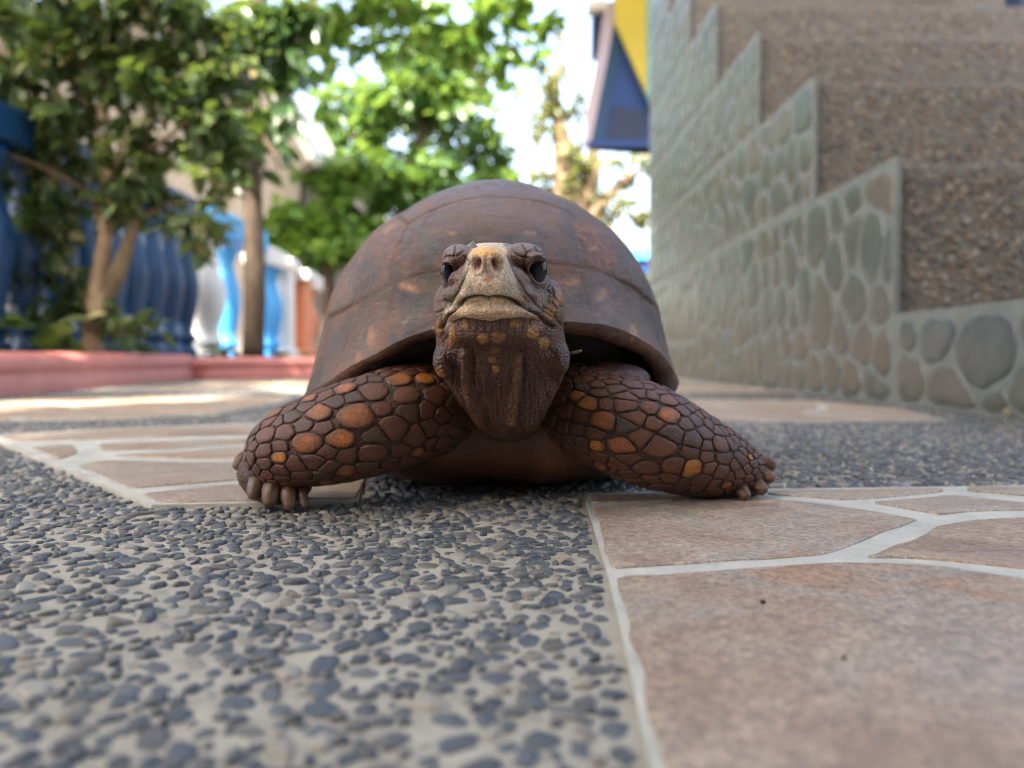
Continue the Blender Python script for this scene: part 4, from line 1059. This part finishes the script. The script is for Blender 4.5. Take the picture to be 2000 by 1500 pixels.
# scale seams over the brow, cheek, chin
SEAMS = [[(1000, 486), (1012, 500), (1035, 505), (1062, 500)], [(1020, 478), (1030, 492), (1024, 505)], [(1046, 480), (1052, 494)], [(992, 500), (1000, 520), (1012, 545), (1030, 575), (1052, 600), (1082, 622)],
         [(1000, 518), (1020, 520), (1028, 530)], [(1060, 560), (1080, 575), (1094, 595)], [(1078, 562), (1086, 590), (1098, 600)], [(1060, 598), (1080, 612), (1096, 636)], [(905, 500), (918, 512), (908, 540), (895, 570), (878, 600)],
         [(872, 500), (890, 502), (905, 490)], [(890, 480), (886, 500)], [(866, 560), (880, 556), (892, 548)], [(856, 590), (868, 586), (880, 592)], [(852, 612), (866, 605)], [(850, 640), (862, 648), (870, 662)]]
dsm = np.full(nv, 1e9)
for s_ in SEAMS: dsm = np.minimum(dsm, seg_d(s_))
D += -3.2*np.exp(-(dsm/2.2)**2)
rng = random.Random(17)
chin_seams = []
for i, u in enumerate(range(872, 1072, 15)): chin_seams.append([(u, float(np.interp(u, [p[0] for p in LOWER], [p[1] for p in LOWER]))+1), (u+(965-u)*.06+rng.uniform(-2, 2), 652+rng.uniform(-5, 8))])
dch = np.full(nv, 1e9)
for s_ in chin_seams: dch = np.minimum(dch, seg_d(s_))
rowb = seg_d([(868, 650), (900, 648), (935, 650), (970, 652), (1000, 650), (1040, 655), (1068, 662)])
D += (-1.5*np.exp(-(dch/1.8)**2)-.9*np.exp(-(rowb/2.0)**2))
SPOTS = [(943, 662, 11, 11, 'y'), (973, 660, 13, 12, 'y'), (967, 685, 11, 7, 'y'), (961, 703, 8, 7, 'y'), (968, 721, 8, 7, 'y'), (972, 748, 5, 4, 'b'), (883, 656, 8, 22, 'y'), (907, 634, 9, 9, 'y'), (1008, 632, 13, 8, 'y'), (1024, 632, 10, 8, 'b'), (1040, 650, 12, 16, 'y'), (1062, 671, 12, 13, 'y'), (1052, 636, 13, 14, 'b'), (1090, 582, 9, 18, 'o'), (1075, 610, 10, 16, 'y'), (860, 735, 12, 20, 'y'), (856, 640, 7, 18, 'y'), (878, 672, 9, 12, 'o')]
spm = np.zeros(nv)
for (u, v, a, b, k) in SPOTS:
    e = ellip(u, v, a, b)*(1+.07*np.sin(np.arctan2(W-v, U-u)*3+u)+.05*np.sin(np.arctan2(W-v, U-u)*5+v)); D += 1.1*np.exp(-(e/.9)**4)-1.2*np.exp(-((e-1.15)/.16)**2)
# throat folds
FOLDS = [([(908, 690), (910, 730), (915, 770), (928, 810), (945, 855)], 8, 12), ([(1012, 700), (1010, 740), (1006, 780), (1001, 830)], 7, 8), ([(925, 720), (932, 760), (940, 800)], 4, 3), ([(1070, 700), (1060, 750), (1040, 800)], 9, 3), ([(880, 720), (890, 760), (905, 800)], 6, 3)]
fold = np.zeros(nv)
for pts_, wd_, am in FOLDS:
    d = seg_d(pts_); D += am*np.exp(-(d/wd_)**2)-am*.6*np.exp(-((d-wd_*1.7)/(wd_*.6))**2)*(U > np.interp(W, [p[1] for p in pts_], [p[0] for p in pts_])); fold = np.maximum(fold, np.exp(-(d/wd_)**2)*(wd_ > 4.5)*(am > 4))
D += -10*np.exp(-((U-968)/38)**2)*sm(W, 720, 780)                # hollow throat
# fine scales of cheek, chin and neck
fr_idx = np.where(hm > .05)[0]
def vor_px(idx, sp, seed, u0, u1, v0, v1):
    rg = np.random.RandomState(seed); gu, gvv = np.meshgrid(np.arange(u0, u1, sp), np.arange(v0, v1, sp)); s = np.stack([gu.ravel(), gvv.ravel()], 1).astype(float); s += rg.uniform(-.42, .42, s.shape)*sp
    f1 = np.empty(len(idx)); f2 = np.empty(len(idx))
    for a in range(0, len(idx), 3000):
        q = idx[a:a+3000]; d = np.hypot(U[q][:, None]-s[None, :, 0], W[q][:, None]-s[None, :, 1]); d = np.partition(d, 1, axis=1); f1[a:a+3000] = d[:, 0]; f2[a:a+3000] = d[:, 1]
    return f2-f1
w1 = np.zeros(nv); w1[fr_idx] = np.exp(-(vor_px(fr_idx, 9.5, 1, 830, 1130, 640, 880)/1.5)**2)
neckm = sm(W, 655, 690)*(1-.6*np.exp(-((U-965)/45)**2))
wn_ = np.array([mnoise.noise(Vector((U[i]*.085, W[i]*.018, 2)))+.5*mnoise.noise(Vector((U[i]*.19, W[i]*.03, 5))) if isH[i] else 0 for i in range(nv)])
D += -2.4*w1*neckm + 5.5*wn_*sm(W, 690, 740)
wr = np.array([mnoise.noise(Vector((Vx[i, 0]*260, Vx[i, 1]*260, Vx[i, 2]*900))) for i in range(nv)])
wr2 = np.array([mnoise.noise(Vector(Vx[i]*320)) for i in range(nv)])
dispm = D*hm*KPX + wr*.00030*(~isH) + wr2*.00012
# wrinkled skin where the limbs meet the shell
Vx2 = Vx + Nx*dispm[:, None]
# --- skin colours (pigment)
def mixc(c, rgb, m): return c*(1-m[:, None])+np.array(rgb)[None, :]*m[:, None]
nz = wr2*.5+.5
col = np.tile(np.array((.034, .015, .010)), (nv, 1)); col = mixc(col, (.060, .027, .017), nz*.6)
H1 = isH.astype(float)
col = mixc(col, (.072, .031, .020), H1*.9)
headtop = H1*sm(W, 660, 600); col = mixc(col, (.118, .074, .058), headtop)
col = mixc(col, (.21, .19, .20), H1*np.clip(blob(1022, 488, 45, 18)+blob(893, 488, 34, 18), 0, 1)*.7)
# cream snout and beak
sn_l = np.interp(W, [480, 500, 530, 560, 580, 600, 640], [922, 914, 908, 904, 890, 872, 860]); sn_r = np.interp(W, [480, 500, 530, 560, 580, 600], [984, 992, 1000, 1010, 1018, 1030])
snout = sm(U, sn_l-5, sn_l+7)*(1-sm(U, sn_r-7, sn_r+6))*(1-sm(W, mv_at-3, mv_at+2))*H1
col = mixc(col, (.52, .47, .38), snout); col = mixc(col, (.58, .55, .49), snout*blob(955, 545, 60, 25)*.6)
col = mixc(col, (.68, .46, .12), snout*np.clip(blob(950, 492, 40, 9, 4), 0, 1)*.9)
col = mixc(col, (.32, .32, .26), snout*np.clip(blob(915, 560, 14, 25)+blob(1000, 565, 16, 25)+blob(955, 578, 70, 8)*.8, 0, 1)*.7)
col = mixc(col, (.34, .115, .035), snout*np.clip(blob(951, 546, 9, 6)*.8+blob(948, 505, 3, 12)*.5+blob(960, 540, 12, 4)*.4, 0, 1))
for nu_ in (931, 969): col = mixc(col, (.13, .026, .013), H1*np.exp(-(ellip(nu_, 516, 9.0, 14)/.95)**6))
lowb = H1*sm(W, mv_at, mv_at+4)*(1-sm(W, lv_at-2, lv_at+2))*sm(U, 864, 880)*(1-sm(U, 1058, 1078))
col = mixc(col, (.50, .43, .32), lowb); col = mixc(col, (.13, .075, .045), lowb*np.clip(1-blob(962, 606, 72, 40, 4), 0, 1)*.7); col = mixc(col, (.25, .095, .05), lowb*np.clip(blob(955, 612, 26, 9)+.5*blob(925, 606, 10, 10)+.4*blob(1000, 612, 14, 8), 0, 1)*.8*nz)
col = mixc(col, (.022, .018, .010), H1*np.exp(-(dm/3.4)**2)*.95)
col = mixc(col, (.022, .010, .007), H1*np.exp(-(dl/2.0)**2)*.9)
col = mixc(col, (.028, .015, .011), H1*np.clip(np.exp(-(dsm/1.7)**2)*.9+np.exp(-(dch/1.4)**2)*.6, 0, 1))
SPC = {'y': (.33, .195, .055), 'o': (.30, .155, .065), 'b': (.15, .06, .032)}
for (u, v, a, b, k) in SPOTS: col = mixc(col, SPC[k], H1*np.exp(-(ellip(u, v, a, b)*(1+.07*np.sin(np.arctan2(W-v, U-u)*3+u)+.05*np.sin(np.arctan2(W-v, U-u)*5+v))/.95)**6)*.9*(.35+.9*nz).clip(0, 1))
for (u, v, a, b, k) in SPOTS[:3]: col = mixc(col, (.20, .07, .03), H1*np.exp(-(ellip(u+1, v+1, a*.45, b*.4)/.9)**4)*.7*nz)
col = mixc(col, (.17, .085, .05), H1*fold*.6); col = mixc(col, (.022, .011, .008), H1*w1*neckm*.8)
green = sum(blob(u, v, r, r*1.3, 3) for u, v, r in [(904, 545, 6), (889, 570, 5), (880, 580, 6), (882, 592, 5), (874, 600, 5), (1052, 598, 7)])
gn = np.array([mnoise.noise(Vector((U[i]*.35, W[i]*.35, 1))) for i in range(nv)])
col = mixc(col, (.035, .085, .02), H1*np.clip(green, 0, 1)*(gn > -.15)*.9)
for (eu, ev, ra, rb_, ro) in EYES: col = mixc(col, (.09, .07, .065), H1*np.exp(-((ellip(eu, ev, ra, rb_, ro)-1.05)/.2)**2)*.7)
bme.vertices.foreach_set('co', Vx2.ravel()); bme.update()
bme.polygons.foreach_set('use_smooth', [True]*len(bme.polygons)); set_col(bme, col); bme.materials.clear(); bme.materials.append(M['skin'])
body = link('body', bme, tort); print('body verts', nv)

# --- eyes
def eye(u, v, Y, ru, rv, yaw):
    vs, fs = ellipsoid((0, 0, 0), (1, 1, 1), 32, 22); cs = []; k = Y/FPX; c = P(u, v, Y); out = []
    d = Vector((math.sin(yaw), -math.cos(yaw), .05)).normalized()
    for q in vs:
        t = q.normalized().dot(d); a = sm(np.array(t), .80, .93)
        milky = sm(np.array(-q.x*.5-q.z*.8), .35, .95)*.7
        cs.append(np.array((.018, .018, .024))*(1-milky)+np.array((.15, .17, .21))*milky if t < .90 else np.array((.004, .004, .005)))
        out.append(c+Vector((q.x*ru*k, q.y*ru*k*1.0, q.z*rv*k)))
    mobj('eye', out, fs, M['eye'], tort, True, cs)
eye(1050, 527, .2474, 19, 26, .75); eye(873, 531, .2495, 14, 21, -1.0)
# --- claws
def claw(a, b, r, seed):
    """a, b: (u, v, Y) root and tip"""
    A, B = P(*a), P(*b); m = (A+B)/2+Vector((0, -.0012, .0016)); k = a[2]/FPX
    T_ = (B-m)*.25; path = smooth_path([(*A, r*k*.85), (*((A*2+m)/3), r*k*1.0), (*m, r*k*.95), (*(m*.45+B*.55), r*k*.84), (*(B-T_*.4), r*k*.58), (*B, r*k*.14)], 14)
    v, f = tube([(Vector(q[:3]), q[3], q[3]*.85) for q in path], 12, True, (0, 1, 0)); cs = []
    for i in range(14): cs += [np.array((.045, .022, .015))*(1-min(1, i/9))+np.array((.092, .052, .031))*min(1, i/9)]*12
    mobj('claw', v, f, M['claw'], tort, True, cs)
for i, (a, b, r) in enumerate([((496, 893, .302), (460, 918, .2960), 17), ((512, 926, .2935), (493, 976, .2850), 17), ((534, 940, .2915), (527, 990, .2835), 19), ((562, 946, .2920), (567, 996, .2838), 17), ((586, 950, .294), (597, 992, .2858), 12),
                               ((1466, 908, .318), (1516, 912, .311), 16), ((1466, 926, .316), (1512, 938, .306), 14), ((1450, 940, .314), (1496, 962, .303), 16), ((1424, 948, .311), (1462, 973, .299), 14)]): claw(a, b, r, i)
# --- scales on the forelegs
SCOL = {'y': ((.12, .045, .018), (.46, .22, .028)), 'o': ((.055, .023, .013), (.30, .118, .028)), 'b': ((.060, .025, .016), (.115, .043, .021)), 'g': ((.055, .027, .019), (.040, .034, .032))}
LSP = [(831, 739, 17, 'y'), (778, 740, 21, 'o'), (675, 758, 20, 'o'), (732, 763, 25, 'b'), (794, 774, 21, 'b'), (604, 779, 17, 'o'), (538, 808, 16, 'o'), (624, 806, 21, 'o'), (698, 811, 27, 'o'), (599, 866, 23, 'o'), (665, 857, 21, 'o'), (769, 839, 26, 'b'), (723, 887, 22, 'b'), (545, 894, 16, 'y'), (675, 921, 18, 'o'), (815, 882, 14, 'o'), (655, 784, 17, 'g'), (690, 775, 14, 'g'), (571, 815, 17, 'g'), (596, 828, 15, 'g'), (745, 800, 16, 'b'), (800, 806, 18, 'g'), (738, 848, 15, 'g'), (520, 850, 22, 'b'), (640, 940, 14, 'o')]
RSP = [(1125, 772, 14, 'y'), (1149, 789, 17, 'y'), (1182, 825, 21, 'o'), (1306, 812, 19, 'o'), (1356, 859, 20, 'g'), (1214, 871, 20, 'o'), (1168, 869, 14, 'y'), (1285, 871, 25, 'b'), (1351, 913, 26, 'y'), (1466, 893, 11, 'y'), (1417, 947, 15, 'o'), (1172, 910, 15, 'o'), (1315, 847, 18, 'g'), (1360, 822, 15, 'g'), (1240, 820, 20, 'b'), (1255, 855, 20, 'b'), (1220, 825, 17, 'g'), (1215, 793, 18, 'b'), (1268, 795, 16, 'b'), (1320, 910, 22, 'b'), (1265, 915, 19, 'b'), (1408, 870, 22, 'b'), (1380, 890, 16, 'b'), (1182, 790, 14, 'b')]
def leg_scales(arm, spots, fth, seed, l0, l1, dense):
    rng = random.Random(seed)
    g = [(l, th) for l in np.linspace(l0, l1, 90) for th in np.linspace(fth-2.1, fth+2.1, 90)]
    Q = np.array([arm.at(l, th)[0] for l, th in g]); uu, ww = proj(Q)
    ctr = np.array([arm.at(l, th)[0]-(arm.at(l, th)[0]-Vector(arm.at(l, th, -arm.at(l, th)[1])[0])) for l, th in g[:1]])
    facing = np.array([((arm.at(l, th, .001)[0]-Vector(q)).normalized()).dot((Vector((0, 0, CAMH))-Vector(q)).normalized()) for (l, th), q in zip(g, Q)])
    rm = arm.at((l0+l1)*.45, fth)[1]
    seeds = []; rad = []; kind = []
    for (u, v, r, k) in spots:
        d = np.hypot(uu-u, ww-v)+(facing < .05)*1e4; i = int(np.argmin(d))
        if d[i] > 30: continue
        seeds.append((g[i][0], (g[i][1]-fth)*rm)); rad.append(r*.000197*.88); kind.append(k)
    for t in range(9000):
        l = rng.uniform(l0, l1); th = rng.uniform(-2.2, 2.2); f = (l-l0)/(l1-l0)
        r = .000197*dense(f, th)*rng.uniform(.8, 1.25)
        p = (l, th*rm)
        if all(math.hypot(p[0]-a, p[1]-b) > (r+q)*.84 for (a, b), q in zip(seeds, rad)): seeds.append(p); rad.append(r); kind.append('n')
    B = 2.5*rm
    for _ in range(3):
        cs = voronoi(seeds, [(l0-.004, -B), (l1+.004, -B), (l1+.004, B), (l0-.004, B)], rad)
        for i, c in enumerate(cs):
            if kind[i] == 'n' and len(c) >= 3:
                q = centroid(c)
                if math.hypot(q[0]-seeds[i][0], q[1]-seeds[i][1]) < .004: seeds[i] = ((seeds[i][0]+q[0])/2, (seeds[i][1]+q[1])/2)
    cs = voronoi(seeds, [(l0-.004, -B), (l1+.004, -B), (l1+.004, B), (l0-.004, B)], rad)
    for s, c, k, r in zip(seeds, cs, kind, rad):
        if len(c) < 3: continue
        cap_ = 1.75 if k in 'ng' else 1.12
        c = resample(c, 28)
        c = [(s[0]+(x-s[0])*min(1, cap_*r/max(1e-6, math.hypot(x-s[0], y-s[1]))), s[1]+(y-s[1])*min(1, cap_*r/max(1e-6, math.hypot(x-s[0], y-s[1])))) for x, y in c]
        q = resample(chaikin(c, 2), 20)
        cc_ = centroid(q); gap = .00016
        q = [(x+(cc_[0]-x)*min(.3, gap/max(1e-6, math.hypot(x-cc_[0], y-cc_[1])))+rng.gauss(0, .00008), y+(cc_[1]-y)*min(.3, gap/max(1e-6, math.hypot(x-cc_[0], y-cc_[1])))+rng.gauss(0, .00008)) for x, y in q]
        hh = r*rng.uniform(.10, .20)+.00022
        if k in 'yo': hh *= 1.15
        tilt = rng.uniform(-.25, .25)
        mp = lambda a, b, h: arm.at(a, b/rm+fth, h+(a-cc_[0])*tilt*.35*(h > 0))[0]
        v, f = pillow(q, [(0, -.0012), (-.02, hh*.35), (-.08, hh*.80), (-.25, hh*.97), (-.6, hh*1.03)], mp, cc_)
        if k == 'n':
            x = rng.random(); base = (.062, .025, .016) if x < .78 else ((.042, .034, .031) if x < .87 else (.092, .036, .020)); j = rng.uniform(.8, 1.25); e_ = tuple(z*j*.85 for z in base); c_ = tuple(z*j*1.12 for z in base)
        else: e_, c_ = SCOL[k]
        n = len(q); cl = []
        ox, oy = rng.uniform(-.3, .3), rng.uniform(-.3, .3)
        for ri, t in enumerate((0, .0, .15, .6, 1.0)):
            for m_ in range(n):
                a = 2*math.pi*m_/n; tt = min(1, max(0, t+ (ox*math.cos(a)+oy*math.sin(a))*(.5 if 0 < t < 1 else 0)))
                cl.append(tuple(p_*(1-tt)+w_*tt for p_, w_ in zip(e_, c_)))
        cl.append(c_)
        p0 = mp(cc_[0], cc_[1], 0); nn_ = (mp(cc_[0], cc_[1], .001)-p0).normalized()
        SCL.append((r*max(0.0, nn_.dot((Vector((0, 0, CAMH))-p0).normalized())), v, f, cl))
SCL = []
leg_scales(larm, LSP, math.pi, 3, larm.L[-1]*.30, larm.L[-1]*.985, lambda f, th: 16-5*abs(th)*.4-4*max(0, f-.8)*5)
leg_scales(rarm, RSP, 0.0, 4, rarm.L[-1]*.28, rarm.L[-1]*.965, lambda f, th: 16-2.0*abs(th)-5*max(0, f-.75)*4+(-3 if th > .5 else 0)+(-5*max(0, .3-f)*3.3))
M['flake'] = paint('shed_skin', (.26, .25, .25), .4, .3, 300)
SCL.sort(key=lambda e: -e[0]); print('scales', len(SCL))
def fix_normals(o):
    bm = bmesh.new(); bm.from_mesh(o.data); bmesh.ops.recalc_face_normals(bm, faces=bm.faces[:]); bm.to_mesh(o.data); bm.free()
for e in SCL[:300]: fix_normals(mobj('scale', e[1], e[2], M['scale'], tort, True, e[3]))
if len(SCL) > 300:
    v, f = join_lists([(e[1], e[2]) for e in SCL[300:]]); o = mobj('small_scales', v, f, M['scale'], tort, True, [c for e in SCL[300:] for c in e[3]]); o['kind'] = 'stuff'; fix_normals(o)
# --- small things on the head
fl = P(926, 476, .249)
mobj('skin_flake', [fl+Vector((-.0016, 0, -.0016)), fl+Vector((.0016, .0004, -.0016)), fl+Vector((-.0002, .0002, .0012)), fl+Vector((.0004, .0014, -.0016)), fl+Vector((-.0035, .0006, -.0013)), fl+Vector((-.001, .0012, -.0020))], [(0, 1, 2), (1, 3, 2), (3, 0, 2), (4, 0, 5), (4, 2, 0)], M['flake'], tort, False)
v, f = tube([(P(1113, 690, .285), .0005), (P(1124, 688, .283), .0006), (P(1135, 685, .281), .0005)], 6)
tag(mobj('straw', v, f, M['bark_pale']), 'short pale straw sticking out beside the tortoise neck', 'straw')
# --- grit and a fallen leaf on the paving
M['grit'] = paint('dark_grit', (.02, .015, .012), .7, .3, 300); M['yellow_leaf'] = paint('yellow_leaf', (.50, .36, .04), .5, .2, 80)
for (u, v, r, lab) in [(1490, 1198, .0007, 'tiny dark speck of grit in the middle of the large paving stone'), (1648, 1313, .0005, 'tiny brown speck of grit nearest the bottom of the large paving stone')]:
    gx, gy = G(u, v); vv, ff = ellipsoid((gx, gy, .0027), (r, r*.8, r*.7), 8, 6)
    tag(mobj('grit', [Vector(q)+Vector(mnoise.noise_vector(Vector(q)*3000))*r*.3 for q in vv], ff, M['grit']), lab, 'grit', 'specks of grit on the paving')
gx, gy = G(1986, 818)
yl_ = bpy.data.objects.new('fallen_leaf', single_leaf_mesh(40, M['yellow_leaf'])); C.objects.link(yl_); yl_.location = (gx-.012, gy, .006); yl_.scale = (.026, .03, .026); yl_.rotation_euler = (.3, .1, .4)
tag(yl_, 'small yellow fallen leaf at the foot of the stone-clad wall', 'leaf')
